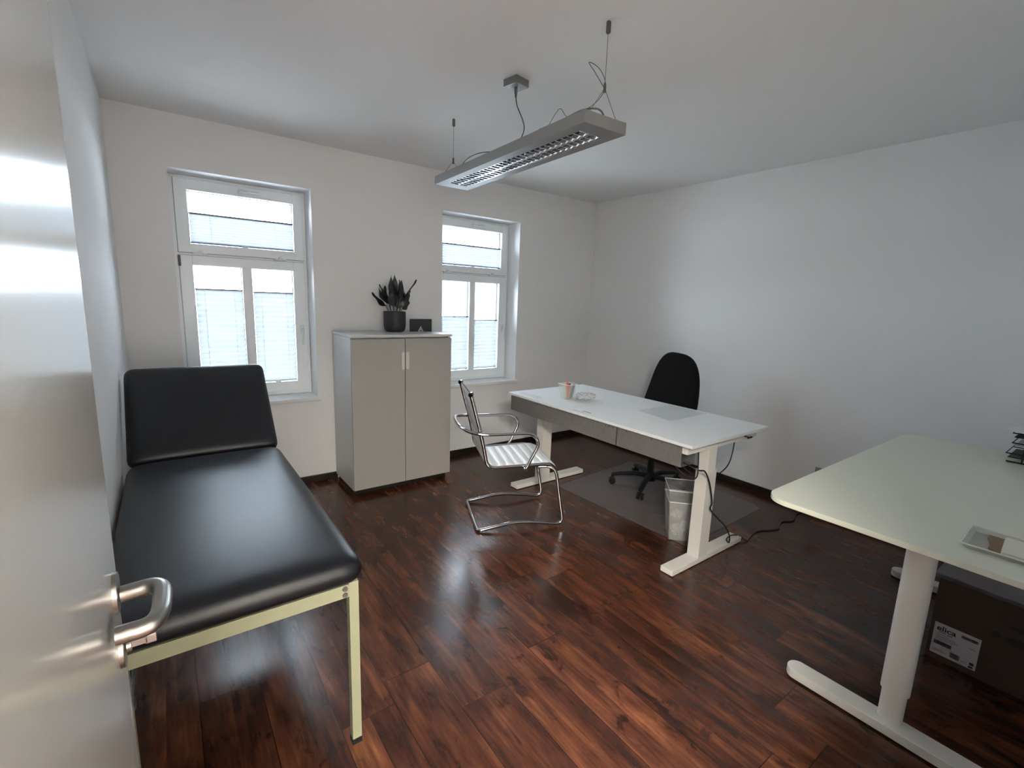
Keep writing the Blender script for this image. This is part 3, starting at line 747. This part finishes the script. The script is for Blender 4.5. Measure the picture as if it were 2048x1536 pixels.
# local frame: +X is where the sitter faces, +Y is the sitter's left
b = MB().lathe([(0, 0.065), (0.045, 0.065), (0.050, 0.080), (0.045, 0.125), (0.030, 0.135), (0, 0.135)], 24)
b.build('base_hub', m_plastic, oc)
for k in range(5):
    a = radians(133 - 196 + 72 * k); d = Vector((cos(a), sin(a), 0)); s_ = Vector((-sin(a), cos(a), 0))
    arm = MB().tube([d * 0.03 + Vector((0, 0, 0.100)), d * 0.12 + Vector((0, 0, 0.108)), d * 0.24 + Vector((0, 0, 0.095)), d * 0.305 + Vector((0, 0, 0.078))], [0.024, 0.022, 0.019, 0.017], 12, flat=(0.8, 1.1)).build('base_arm', m_plastic, oc)
    p = d * 0.300
    b = MB()
    for q in (-0.016, 0.016):
        c = p + s_ * q + d * 0.0
        b.tube([c - s_ * 0.009 + Vector((0, 0, 0.027)), c - s_ * 0.007 + Vector((0, 0, 0.027)), c + s_ * 0.007 + Vector((0, 0, 0.027)), c + s_ * 0.009 + Vector((0, 0, 0.027))], [0.022, 0.027, 0.027, 0.022], 20)
    b.cyl(p + Vector((0, 0, 0.03)), p + Vector((0, 0, 0.085)), 0.010, 12)
    b.build('caster', m_plastic, arm)
MB().cyl((0, 0, 0.12), (0, 0, 0.30), 0.027, 24).cyl((0, 0, 0.29), (0, 0, 0.41), 0.016, 20).build('gas_column', m_plastic, oc)
MB().box((-0.12, -0.10, 0.395), (0.12, 0.10, 0.430), 0.008).tube([(0.03, -0.08, 0.41), (0.03, -0.24, 0.41)], 0.007, 8).build('mechanism', m_plastic, oc)
MB().puff((0.48, 0.49, 0.085), 0.042, 0.012, 14, mat=Matrix.Translation((0.02, 0, 0.470))).build('seat', m_fabric, oc)
# backrest: tall, narrow shoulders, gently dished
def backfn(q):
    t = (q.x + 0.30) / 0.60            # 0 bottom .. 1 top (local x runs up the back)
    t = max(0, min(1, t))
    wf = 1.10 - 0.36 * t ** 1.15
    return (q.x, q.y * wf, q.z + 0.05 * (q.y / 0.22) ** 2 + 0.03 * sin(t * pi * 1.3))
mb_ = Matrix.Translation((-0.225, 0.030, 0.800)) @ Matrix.Rotation(radians(-5), 4, 'X') @ Matrix.Rotation(radians(-103), 4, 'Y')
def backrest():
    b = bmesh.new()
    # outline ring based slab: superellipse plan, rounded edge
    m = MB(); n = 48; lev = [(-0.030, 0.90), (-0.036, 0.97), (-0.020, 1.0), (0.010, 1.0), (0.030, 0.965), (0.040, 0.88), (0.042, 0.60), (0.040, 0.25)]
    H2, W2 = 0.300, 0.222
    rings = []
    for z, s_ in lev:
        r_ = []
        for k in range(n):
            a = 2 * pi * k / n; e = 0.62
            u = (abs(cos(a)) ** e) * (1 if cos(a) > 0 else -1); v = (abs(sin(a)) ** e) * (1 if sin(a) > 0 else -1)
            q = Vector((u * H2 * s_, v * W2 * s_, z)); r_.append(m.bm.verts.new(backfn(q)))
        rings.append(r_)
    for A, B in zip(rings, rings[1:]):
        for k in range(n): m.bm.faces.new((A[k], A[(k + 1) % n], B[(k + 1) % n], B[k]))
    m.bm.faces.new(rings[0]); m.bm.faces.new(rings[-1])
    bmesh.ops.recalc_face_normals(m.bm, faces=m.bm.faces)
    bmesh.ops.transform(m.bm, matrix=mb_, verts=m.bm.verts)
    b.free(); return m
backrest().build('backrest', m_fabric, oc, angle=60)
MB().tube(catmull([(-0.08, 0, 0.410), (-0.22, 0, 0.415), (-0.285, 0, 0.47), (-0.290, 0, 0.70)], 6), 0.016, 10, flat=(0.5, 1.8)).build('back_bracket', m_plastic, oc)

# floor mat under it
mp_ = [(2.49, 2.70), (2.53, 1.53), (3.50, 1.56), (3.57, 1.63), (3.56, 2.72), (3.50, 2.79)]
mat_o = tag(MB().prism(mp_, 0.0003, 0.0030).build('chair_mat', m_mat, smooth=False), 'translucent grey floor mat under the black swivel chair', 'floor mat')
MB().box((3.26, 1.79, 0.0031), (3.278, 1.93, 0.0034)).build('sticker', m_matlabel, mat_o)

# ------------------------------------------------------------------ waste bin
WB = (2.630, 1.640); wa = radians(-47)
bin_ = thing('waste_bin', 'translucent white plastic waste bin behind the near leg of the white desk', 'bin', (WB[0], WB[1], 0.0035), wa)
def rect2(hx, hy, z): return [(-hx, -hy, z), (hx, -hy, z), (hx, hy, z), (-hx, hy, z)]
def walls(hx0, hy0, z0, hx1, hy1, z1, t_):
    b = MB(); A = rect2(hx0, hy0, z0); B = rect2(hx1, hy1, z1); C_ = rect2(hx0 - t_, hy0 - t_, z0); D_ = rect2(hx1 - t_, hy1 - t_, z1)
    for i in range(4):
        j = (i + 1) % 4; b.quadprism([A[i], A[j], C_[j], C_[i]], [B[i], B[j], D_[j], D_[i]])
    return b
ZL = 0.262
walls(0.085, 0.085, 0.0, 0.105, 0.105, ZL, 0.002).box((-0.085, -0.085, 0.0), (0.085, 0.085, 0.003)).build('bin_body', m_binpl, bin_, smooth=False)
walls(0.1055, 0.1055, ZL, 0.112, 0.112, 0.338, 0.002).build('bin_collar', m_binin, bin_, smooth=False)
MB().tube([Vector(p) for p in rect2(0.112, 0.112, 0.339)], 0.003, 6, closed=True).tube([Vector(p) for p in rect2(0.106, 0.106, ZL)], 0.003, 6, closed=True).build('rim', m_paper, bin_)
def wad(cx, cy, cz, r, ph):
    def f(u, v):
        a = u * 2 * pi; e = v * pi
        q = 1 + 0.16 * sin(3 * a + 2 * e + ph) + 0.12 * sin(7 * a - 4 * e) + 0.08 * sin(13 * e + 5 * a + ph)
        return Vector((cx + r * q * cos(a) * sin(e), cy + r * q * sin(a) * sin(e), cz + r * q * 0.8 * cos(e)))
    return MB().grid(f, 26, 16, True)
ca, sa = cos(wa), sin(wa)
for i, (x, y, z, r) in enumerate(((-0.030, -0.030, 0.053, 0.040), (0.036, 0.020, 0.053, 0.040), (-0.025, 0.040, 0.125, 0.036))):
    gx, gy = WB[0] + x * ca - y * sa, WB[1] + x * sa + y * ca
    tag(wad(gx, gy, z, r, i * 1.7).build('crumpled_paper', m_paper), ['crumpled white paper at the bottom left of the waste bin', 'crumpled white paper at the bottom right of the waste bin', 'crumpled white paper on top of the others in the waste bin'][i], 'paper', 'crumpled papers in the bin')

# ================================================================== CANTILEVER VISITOR CHAIR
VX, VY = 1.526, 2.377; vth = radians(-22)
WD = 0.467
vc = thing('visitor_chair', 'chrome cantilever chair with white ribbed seat facing the desk', 'chair', (VX, VY, 0), vth)
# local: x forward, y = 0 near side .. WD far side
r_ = 0.0115
def side(y, flip=1):
    return [Vector((0.0, y, 0.014)), Vector((0.10, y, 0.019)), Vector((0.26, y, 0.036)), Vector((0.42, y, 0.026)), Vector((0.545, y, 0.014))]
# one continuous base tube: near front top -> down -> runner -> rear bar -> runner -> up
near = [(0.400, 0.030, 0.416), (0.470, 0.012, 0.420), (0.512, 0.0, 0.392), (0.575, 0.0, 0.040), (0.548, 0.0, 0.0145), (0.42, 0.0, 0.036), (0.25, 0.0, 0.054), (0.10, 0.0, 0.028), (0.0, 0.0, 0.0125)]
far = [(x, WD - y, z) for x, y, z in reversed(near)]
A = fillet(near[:1] + [near[1], near[2], near[3], near[4]] + near[5:], [0, .02, .04, .03, .05, .08, .10, .08, .03], 6)
A2 = [p for p in A]
B2 = [Vector((p.x, WD - p.y, p.z)) for p in reversed(A2)]
# join through the rear bar with rounded corners
j1 = Vector((0, 0, 0.0125)); j2 = Vector((0, WD, 0.0125))
full = A2[:-1] + fillet([A2[-2], j1, j2, B2[1]], 0.030, 6)[1:-1] + B2[1:]
MB().tube(full, r_, 16).build('base_frame', m_chrome, vc)
for y in (0.008, WD - 0.008):
    pts = fillet([(0.500, y, 0.405), (0.455, y, 0.436), (0.055, y, 0.426), (0.022, y, 0.600), (-0.060, y, 0.905)], [0, .05, .06, .25, 0], 8)
    MB().tube(pts, 0.0095, 12, flat=(1.25, 0.8)).build('side_frame', m_chrome, vc)
# top bar caps
for y in (0.008, WD - 0.008):
    MB().tube([(-0.066, y - 0.012, 0.905), (-0.054, y + 0.012, 0.905)], 0.014, 14).build('end_cap', m_chrome, vc)
# armrests joined behind the back by one loop
yl, yr = -0.020, WD + 0.020
arm = fillet([(0.300, yl + 0.006, 0.418), (0.385, yl, 0.590), (0.335, yl, 0.655), (0.030, yl, 0.655), (-0.055, yl + 0.02, 0.665), (-0.110, yl + 0.11, 0.680), (-0.125, WD / 2, 0.685),
              (-0.110, yr - 0.11, 0.680), (-0.055, yr - 0.02, 0.665), (0.030, yr, 0.655), (0.335, yr, 0.655), (0.385, yr, 0.590), (0.300, yr - 0.006, 0.418)],
             [0, .05, .05, .05, .06, .10, .10, .10, .06, .05, .05, .05, 0], 6)
MB().tube(arm, 0.0105, 14).build('armrest', m_chrome, vc)
for y in (yl + 0.004, yr - 0.004):
    MB().tube([(0.298, y - 0.013, 0.414), (0.298, y + 0.013, 0.414)], 0.0135, 16).build('arm_bolt', m_chrome, vc)
# ribbed sling: seat and back
def sling(path, ribs, th=0.016, y0=0.018, y1=WD - 0.018, amp=0.007):
    Pp = catmull(path, 14); 
    # resample by length
    L_ = [0]
    for a_, b_ in zip(Pp, Pp[1:]): L_.append(L_[-1] + (b_ - a_).length)
    tot = L_[-1]
    def at(s_):
        s_ = max(0, min(tot, s_))
        for i in range(len(Pp) - 1):
            if L_[i + 1] >= s_:
                t = (s_ - L_[i]) / max(1e-9, L_[i + 1] - L_[i]); return Pp[i].lerp(Pp[i + 1], t), (Pp[i + 1] - Pp[i]).normalized()
        return Pp[-1], (Pp[-1] - Pp[-2]).normalized()
    n = ribs * 10
    def f(u, v):
        # v around the section: 0..1 front face, back face
        p, t = at(u * tot); nn = Vector((-t.z, 0, t.x))
        if nn.z < -0.3 : nn = -nn
        rib = amp * (abs(sin(u * ribs * pi)) ** 0.45) * min(1, u * 40, (1 - u) * 40)
        k = v * 2
        if k <= 1: yy = y0 + (y1 - y0) * k; off = 0.004 + rib * min(1, k * 20, (1 - k) * 20)
        else: yy = y1 - (y1 - y0) * (k - 1); off = -0.004 - rib * 0.5 * min(1, (k - 1) * 20, (2 - k) * 20)
        return p + nn * off + Vector((0, yy, 0))
    return MB().grid(f, n, 60)
sling([(0.520, 0, 0.398), (0.485, 0, 0.430), (0.44, 0, 0.440), (0.30, 0, 0.432), (0.14, 0, 0.426), (0.066, 0, 0.434)], 8).build('seat', m_whiteleather, vc, angle=50)
sling([(0.050, 0, 0.455), (0.030, 0, 0.55), (0.015, 0, 0.64), (-0.020, 0, 0.78), (-0.056, 0, 0.905)], 8).build('backrest', m_whiteleather, vc, angle=50)

# ================================================================== LOUVRED PENDANT LAMP
LX, LY, LZ = 1.471, 2.060, 2.150; la = radians(-1.7)
lamp = thing('pendant_lamp', 'long grey louvred fluorescent lamp hanging from the ceiling on two wires', 'lamp', (LX, LY, LZ), la)
lw, ll, lh = 0.113, 0.655, 0.047
# housing: shell with an opening underneath
b = MB()
ix, iy = 0.062, 0.575
b.box((-lw, -ll, 0.0), (-ix, ll, lh), 0.0015).box((ix, -ll, 0.0), (lw, ll, lh), 0.0015)
b.box((-ix - 0.002, -ll, 0.0), (ix + 0.002, -iy, lh), 0.0015).box((-ix - 0.002, iy, 0.0), (ix + 0.002, ll, lh), 0.0015)
b.box((-ix, -iy, lh - 0.004), (ix, iy, lh - 0.001))
b.build('housing', m_lamp, lamp)
MB().box((-ix, -iy, 0.0385), (ix, iy, 0.0425)).build('reflector', m_lampin, lamp)
for x in (-0.031, 0.031):
    MB().cyl((x, -iy + 0.01, 0.030), (x, iy - 0.01, 0.030), 0.0055, 12).build('fluorescent_tube', m_paper, lamp)
b = MB()
for x in (-ix + 0.0005, -0.002, 0.002, ix - 0.0005):      # parabolic long walls
    sgn = 1 if x in (-ix + 0.0005, 0.002) else -1
    b.quadprism([(x, -iy, 0.0005), (x + 0.001 * sgn, -iy, 0.0005), (x + 0.001 * sgn, iy, 0.0005), (x, iy, 0.0005)],
                [(x + 0.010 * sgn, -iy, 0.024), (x + 0.011 * sgn, -iy, 0.024), (x + 0.011 * sgn, iy, 0.024), (x + 0.010 * sgn, iy, 0.024)])
b.box((-0.0035, -iy, -0.0005), (0.0035, iy, 0.002)).box((ix - 0.003, -iy, -0.0005), (ix + 0.001, iy, 0.002))
nb = 30
for i in range(nb + 1):
    y = -iy + 0.006 + (2 * iy - 0.012) * i / nb
    for xa, xb in ((-ix + 0.001, -0.003), (0.003, ix - 0.001)):
        b.quadprism([(xa, y - 0.0030, 0.001), (xb, y - 0.0030, 0.001), (xb, y + 0.0030, 0.001), (xa, y + 0.0030, 0.001)],
                    [(xa, y - 0.0006, 0.020), (xb, y - 0.0006, 0.020), (xb, y + 0.0006, 0.020), (xa, y + 0.0006, 0.020)])
b.build('louvre', m_louvre, lamp, smooth=False)
zc = ZC - LZ - 0.0002
for sy, jz in ((-1, 0.155), (1, 0.150)):
    ya = sy * 0.635
    MB().tube([(0, ya, zc - 0.042), (0, ya, zc - 0.038), (0, ya, zc - 0.004), (0, ya, zc)], [0.006, 0.009, 0.009, 0.007], 14).build('ceiling_anchor', m_wire, lamp)
    yj = ya + (0.0 if sy < 0 else 0.0)
    w_ = MB().cyl((0, ya, zc - 0.04), (0, yj, jz), 0.0011, 6)
    w_.tube([(0, yj, jz - 0.002), (-0.075, yj, lh + 0.001)], 0.0011, 6).tube([(0, yj, jz - 0.002), (0.075, yj, lh + 0.001)], 0.0011, 6)
    w_.build('suspension_wire', m_wire, lamp)
    MB().tube([(0, yj, jz - 0.018), (0, yj, jz + 0.010), (0, yj, jz + 0.018)], [0.0055, 0.0055, 0.003], 10).build('wire_gripper', m_wire, lamp)
# loose wire ends
MB().tube(catmull([(-0.002, -0.635, 0.140), (-0.020, -0.655, 0.138), (-0.060, -0.640, 0.190), (-0.085, -0.630, 0.222), (-0.040, -0.640, 0.210), (-0.008, -0.645, 0.170), (-0.012, -0.645, 0.135), (-0.045, -0.64, 0.09), (-0.085, -0.62, 0.058), (-0.10, -0.54, 0.052), (-0.095, -0.48, 0.10), (-0.102, -0.42, 0.049)], 8), 0.0013, 6).build('loose_wire', m_wire, lamp)
MB().tube(catmull([(-0.105, -0.36, 0.049), (-0.09, -0.50, 0.056), (-0.06, -0.58, 0.075), (-0.02, -0.62, 0.078), (0.010, -0.625, 0.064), (0.012, -0.622, 0.047)], 8), 0.0034, 8).build('feed_cable', m_wire, lamp)
MB().tube(catmull([(0.0, -0.02, zc - 0.078), (0.0, -0.035, zc - 0.125), (0.0, -0.085, zc - 0.20), (-0.004, -0.105, zc - 0.25), (-0.01, -0.080, 0.09), (-0.02, -0.055, 0.050)], 8), 0.0028, 8).build('feed_cable', m_wire, lamp)
MB().tube(catmull([(-0.02, -0.055, 0.052), (-0.05, 0.03, 0.060), (-0.075, 0.17, 0.080), (-0.08, 0.30, 0.082), (-0.07, 0.40, 0.062), (-0.06, 0.43, 0.049)], 8), 0.0028, 8).build('feed_cable', m_wire, lamp)
rc = Matrix.Rotation(radians(12), 3, 'Z')
MB().box((-0.042, -0.060, zc - 0.034), (0.046, 0.028, zc), 0.0015, rot=rc).build('canopy', m_canopy, lamp)
MB().tube([(0.0, -0.018, zc - 0.033), (0.0, -0.019, zc - 0.060), (0.0, -0.020, zc - 0.082)], [0.008, 0.0075, 0.004], 12).build('cord_grip', m_wire, lamp)

# ================================================================== RIGHT DESK
RX0, RX1, RY0, RY1, RZT = 1.776, 3.500, -0.025, 0.785, 0.790
rd = thing('rounded_desk', 'cream-white desk with rounded corners on oval T-legs at the right edge', 'desk', (2.64, 0.38, 0))
def rrect(x0, x1, y0, y1, r, n=10):
    pts = []
    for cx, cy, a0 in ((x1 - r, y1 - r, 0), (x0 + r, y1 - r, pi / 2), (x0 + r, y0 + r, pi), (x1 - r, y0 + r, 1.5 * pi)):
        for k in range(n + 1):
            a = a0 + pi / 2 * k / n; pts.append((cx + r * cos(a), cy + r * sin(a)))
    return pts
MB().prism(rrect(RX0, RX1, RY0, RY1, 0.085), RZT - 0.020, RZT, 0.003).build('desktop', m_desk2, rd, True)
MB().box((1.86, 0.10, RZT - 0.030), (3.42, 0.14, RZT - 0.0205)).box((1.86, 0.62, RZT - 0.030), (3.42, 0.66, RZT - 0.0205)).box((1.825, 0.11, RZT - 0.028), (1.86, 0.65, RZT - 0.0205)).build('underframe', m_legw, rd, True)
for lx in (2.010, 3.300):
    fx = lx - 0.020
    MB().prism(rrect(fx - 0.040, fx + 0.040, 0.045, 0.690, 0.0395, 12), 0.006, 0.042, 0.004).build('foot', m_legw, rd, True)
    def oval(a_, b_, n=28): return [(lx + a_ * (abs(cos(2 * pi * k / n)) ** 0.8) * (1 if cos(2 * pi * k / n) > 0 else -1), 0.352 + b_ * (abs(sin(2 * pi * k / n)) ** 0.8) * (1 if sin(2 * pi * k / n) > 0 else -1)) for k in range(n)]
    c1 = MB().prism(oval(0.027, 0.036), 0.040, 0.30).build('column', m_legw, rd, True)
    MB().prism(oval(0.032, 0.042), 0.155, RZT - 0.031).build('outer_column', m_legw, c1, True)

# ---- box under it with sticker, plus foam sheets on top
BX, BXE, BY1, BY0, BZ = 2.607, 2.945, 0.386, -0.02, 0.372
box_ = thing('cardboard_box', 'brown cardboard box with a white shipping label under the rounded desk', 'box', (BX, 0.2, 0))
b = MB().box((BX, BY0, 0.0005), (BXE, BY1, BZ), 0.002)
b.build('carton', m_card, box_, True)
def on_face(yc, zc_, w_, h_, name, mat, lift, parent=box_):
    return MB().box((BX - lift, yc - w_ / 2, zc_ - h_ / 2), (BX - lift + 0.0006, yc + w_ / 2, zc_ + h_ / 2)).build(name, mat, parent, True, smooth=False)
# label plate: y runs to the right in the picture as it decreases
LBL_Y1, LBL_Y0, LBL_Z1, LBL_Z0 = 0.372, 0.226, 0.172, 0.028
lab = on_face((LBL_Y1 + LBL_Y0) / 2, (LBL_Z1 + LBL_Z0) / 2, LBL_Y1 - LBL_Y0, LBL_Z1 - LBL_Z0, 'shipping_label', m_label, 0.0008)
def bar(u0, u1, v0, v1, mt=m_ink, b=None):
    yy1 = LBL_Y1 - (LBL_Y1 - LBL_Y0) * u0; yy0 = LBL_Y1 - (LBL_Y1 - LBL_Y0) * u1
    z1 = LBL_Z1 - (LBL_Z1 - LBL_Z0) * v0; z0 = LBL_Z1 - (LBL_Z1 - LBL_Z0) * v1
    b.box((BX - 0.0013, yy0, z0), (BX - 0.0008, yy1, z1))
b = MB(); random.seed(11)
def barcode(u0, u1, v0, v1):
    u = u0
    while u < u1:
        wd = random.uniform(0.003, 0.009); bar(u, min(u + wd, u1), v0, v1, b=b); u += wd + random.uniform(0.002, 0.005)
barcode(0.05, 0.44, 0.56, 0.68); barcode(0.60, 0.95, 0.09, 0.18); barcode(0.44, 0.64, 0.76, 0.92)
bar(0.86, 0.95, 0.80, 0.88, b=b); bar(0.85, 0.94, 0.91, 0.97, b=b)
b.build('printed_barcodes', m_ink, lab, True, smooth=False)
b = MB()
for (u0, u1, v) in ((0.06, 0.35, 0.34), (0.06, 0.50, 0.40), (0.06, 0.56, 0.45), (0.06, 0.48, 0.50), (0.05, 0.30, 0.84), (0.05, 0.36, 0.88), (0.78, 0.93, 0.38), (0.68, 0.80, 0.86)):
    bar(u0, u1, v, v + 0.022, b=b)
bar(0.12, 0.27, 0.255, 0.295, b=b); bar(0.30, 0.42, 0.265, 0.305, b=b)
b.build('printed_lines', m_greyink, lab, True, smooth=False)
# lettering
cu = bpy.data.curves.new('label_lettering', 'FONT'); cu.body = 'elica'; cu.size = 0.040; cu.extrude = 0.0003; cu.offset = 0.0006
tmp = bpy.data.objects.new('label_lettering', cu); COL.objects.link(tmp)
bpy.context.view_layer.update()
me = bpy.data.meshes.new_from_object(tmp.evaluated_get(bpy.context.evaluated_depsgraph_get()))
bpy.data.objects.remove(tmp)
xs_ = [v.co.x for v in me.vertices]; w0 = max(xs_) - min(xs_); want = 0.062
for v in me.vertices:
    x, y, z = v.co
    v.co = (BX - 0.0014 - z, LBL_Y1 - 0.009 - (x - min(xs_)) * want / w0, LBL_Z1 - 0.033 + y * 0.78)
me.transform(ROOTINV[lab.name]); me.materials.clear(); me.materials.append(m_ink)
lo = bpy.data.objects.new('label_lettering', me); COL.objects.link(lo); lo.parent = lab
# printed marks on the carton face (dark diamond, bar and smudge)
b = MB()
yc, zc_ = 0.192, 0.222
bm = b.bm
def flatpoly(pts, x):
    f_ = [bm.verts.new((x, y, z)) for y, z in pts]; g_ = [bm.verts.new((x + 0.0005, y, z)) for y, z in pts]
    bm.faces.new(f_); bm.faces.new(list(reversed(g_)))
    for i in range(len(pts)): bm.faces.new((f_[i], f_[(i + 1) % len(pts)], g_[(i + 1) % len(pts)], g_[i]))
flatpoly([(yc + 0.018, zc_), (yc, zc_ + 0.014), (yc - 0.018, zc_), (yc, zc_ - 0.014)], BX - 0.0009)
flatpoly([(yc - 0.022 - 0.036 + 0.036 * cos(a), zc_ - 0.004 + 0.017 * sin(a)) for a in [2 * pi * k / 18 for k in range(18)]], BX - 0.0009)
flatpoly([(yc - 0.100 - 0.02 + 0.018 * cos(a), zc_ - 0.004 + 0.012 * sin(a)) for a in [2 * pi * k / 18 for k in range(18)]], BX - 0.0009)
flatpoly([(yc - 0.028 - 0.050 + 0.050 * cos(a), zc_ + 0.052 + 0.009 * sin(a)) for a in [2 * pi * k / 18 for k in range(18)]], BX - 0.0009)
bmesh.ops.recalc_face_normals(bm, faces=bm.faces)
b.build('printed_marks', m_ink, box_, True, smooth=False)
def sheetfn(z0, dx, dy):
    def f(u, v):
        return Vector((BX - 0.012 + dx + (BXE - BX + 0.03) * u, BY0 + dy + (BY1 - BY0 + 0.02) * v, z0 + 0.0012 * sin(v * 9 + dx * 40) * sin(u * 4 + 1) + 0.0008 * sin(v * 31)))
    return f
for i, (z0, dx, dy) in enumerate(((BZ + 0.008, 0.0, 0.0), (BZ + 0.016, 0.004, -0.006))):
    b = MB().grid(sheetfn(z0, dx, dy), 14, 40).grid(sheetfn(z0 - 0.005, dx, dy), 14, 40)
    o = b.build('packing_sheet', m_sheet)
    tag(o, ['lower of two greyish white packing sheets lying on the cardboard box', 'upper of two greyish white packing sheets lying on the cardboard box'][i], 'packing sheet', 'packing sheets on the box')

# ---- clear tray with card and envelopes on the desk
tx0, tx1, ty1, ty0 = 1.893, 2.085, 0.255, -0.01
tr = thing('clear_tray', 'shallow clear plastic tray at the near edge of the rounded desk', 'tray', ((tx0 + tx1) / 2, (ty0 + ty1) / 2, RZT + 0.0003), radians(2))
b = MB(); hx, hy_ = (tx1 - tx0) / 2, (ty1 - ty0) / 2
A = rect2(hx - 0.012, hy_ - 0.012, 0); B = rect2(hx, hy_, 0.015); C_ = rect2(hx - 0.0135, hy_ - 0.0135, 0); D_ = rect2(hx - 0.0015, hy_ - 0.0015, 0.015)
for i in range(4):
    j = (i + 1) % 4; b.quadprism([A[i], A[j], C_[j], C_[i]], [B[i], B[j], D_[j], D_[i]])
b.box((-hx + 0.012, -hy_ + 0.012, 0), (hx - 0.012, hy_ - 0.012, 0.002))
b.build('tray_body', m_cleartray, tr, smooth=False)
MB().tube([Vector(p) for p in rect2(hx, hy_, 0.0152)], 0.0022, 6, closed=True).build('rim', m_legw, tr)
kz_ = RZT + 0.0024
tag(MB().prism([(1.930, 0.180), (1.941, 0.199), (1.985, 0.201), (2.030, 0.213), (2.062, 0.214), (2.062, 0.010), (1.930, 0.010)], kz_, kz_ + 0.005).build('kraft_card', m_kraft, smooth=False), 'brown kraft card pack lying in the clear tray', 'card')
for i, (z, d_) in enumerate(((0.0052, 0.0), (0.0084, -0.003))):
    tag(MB().prism([(1.918, 0.006), (2.066, 0.006), (2.066, 0.180 + d_), (1.918, 0.170 + d_)], kz_ + z, kz_ + z + 0.003).build('envelope', m_creamp), ['lower cream envelope lying over the brown card in the clear tray', 'topmost cream envelope in the clear tray'][i], 'envelope', 'cream envelopes in the tray')

# ---- letter trays at the right frame edge
ltx, lty = 3.236, 0.338
lt = thing('letter_tray_rack', 'black three-tier letter tray rack standing on the far part of the rounded desk', 'letter tray', (ltx + 0.11, lty - 0.16, RZT), 0)
levels = ((0.030, 0.0), (0.080, 0.012), (0.128, 0.008))
for z, o_ in levels:
    x0, x1, y1, y0 = ltx + o_ - 0.012, ltx + 0.235 + o_, lty + 0.004 - o_, lty - 0.310
    z = RZT + z
    t_ = MB().tube([Vector(p) for p in ((x0, y0, z + 0.020), (x1, y0, z + 0.020), (x1, y1, z + 0.020), (x0, y1, z + 0.020))], 0.0030, 6, closed=True).tube([Vector(p) for p in ((x0 + 0.008, y0 + 0.008, z), (x1 - 0.008, y0 + 0.008, z), (x1 - 0.008, y1 - 0.008, z), (x0 + 0.008, y1 - 0.008, z))], 0.0022, 6, closed=True).build('tray', m_tray, lt, True)
    MB().box((x0 + 0.008, y0 + 0.008, z - 0.0008), (x1 - 0.008, y1 - 0.008, z + 0.0008)).build('tray_pan', m_traypan, t_, True)
for x in (ltx + 0.02, ltx + 0.215):
    b = MB()
    for y in (lty - 0.05, lty - 0.28):
        b.cyl((x, y, RZT + 0.0005), (x, y, RZT + 0.15), 0.003, 8)
    b.cyl((x, lty + 0.002, RZT + 0.004), (x, lty - 0.305, RZT + 0.004), 0.0035, 8)
    b.build('rack_side', m_tray, lt, True)
tag(MB().box((ltx - 0.008, lty - 0.24, RZT + 0.1515), (ltx + 0.21, lty + 0.014, RZT + 0.156), rot=Matrix.Rotation(radians(-8), 3, 'Z')).build('paper_stack', m_paper), 'white papers lying across the top of the letter tray rack', 'papers')
tag(MB().box((ltx + 0.012, lty - 0.25, RZT + 0.0812), (ltx + 0.21, lty - 0.016, RZT + 0.087)).build('paper_stack', m_paper), 'white papers lying in the middle letter tray', 'papers')

# ---- wall socket
so = thing('wall_socket', 'grey-white power socket low on the right wall behind the rounded desk', 'socket', (XR, 1.305, 0.30))
MB().box((XR - 0.010, 1.265, 0.262), (XR - 0.0002, 1.345, 0.342), 0.002).build('cover_plate', m_socket, so, True)
MB().tube([(XR - 0.0112, 1.305, 0.302), (XR - 0.0095, 1.305, 0.302)], 0.021, 24).build('socket_well', m_ink, so, True)

# ================================================================== OUTSIDE THE WINDOW
random.seed(21)
tree = thing('tree', 'leafy tree seen outside through the right window', 'tree', (4.05, 9.6, -3.0))
MB().tube([(0, 0, 0), (0.05, 0, 2.0), (0.0, 0.05, 3.6)], [0.16, 0.12, 0.07], 10).build('trunk', m_bark, tree)
b = MB(); bm = b.bm
for i in range(2600):
    a = random.uniform(0, 2 * pi); e = math.acos(random.uniform(-1, 1)); r = 1.05 * random.random() ** 0.33
    c = Vector((r * cos(a) * sin(e), r * sin(a) * sin(e), 3.35 + 0.95 * r * cos(e)))
    d = Vector((random.uniform(-1, 1), random.uniform(-1, 1), random.uniform(-1, 1))).normalized(); s_ = d.orthogonal().normalized()
    l_ = random.uniform(0.05, 0.09)
    q = [c - d * l_, c + s_ * l_ * 0.5, c + d * l_, c - s_ * l_ * 0.5]
    bm.faces.new([bm.verts.new(p) for p in q])
b.build('crown', m_treeleaf, tree, smooth=False)
tag(MB().cyl((3.70, 6.60, -3.0), (3.70, 6.60, 5.5), 0.022, 10).build('lamp_post', m_gasket), 'thin dark post outside the right window', 'post')
struct('ground', MB().box((-30, YW + 1.5, -3.1), (40, 60, -3.0)), m_sunlitground, 'street level outside')
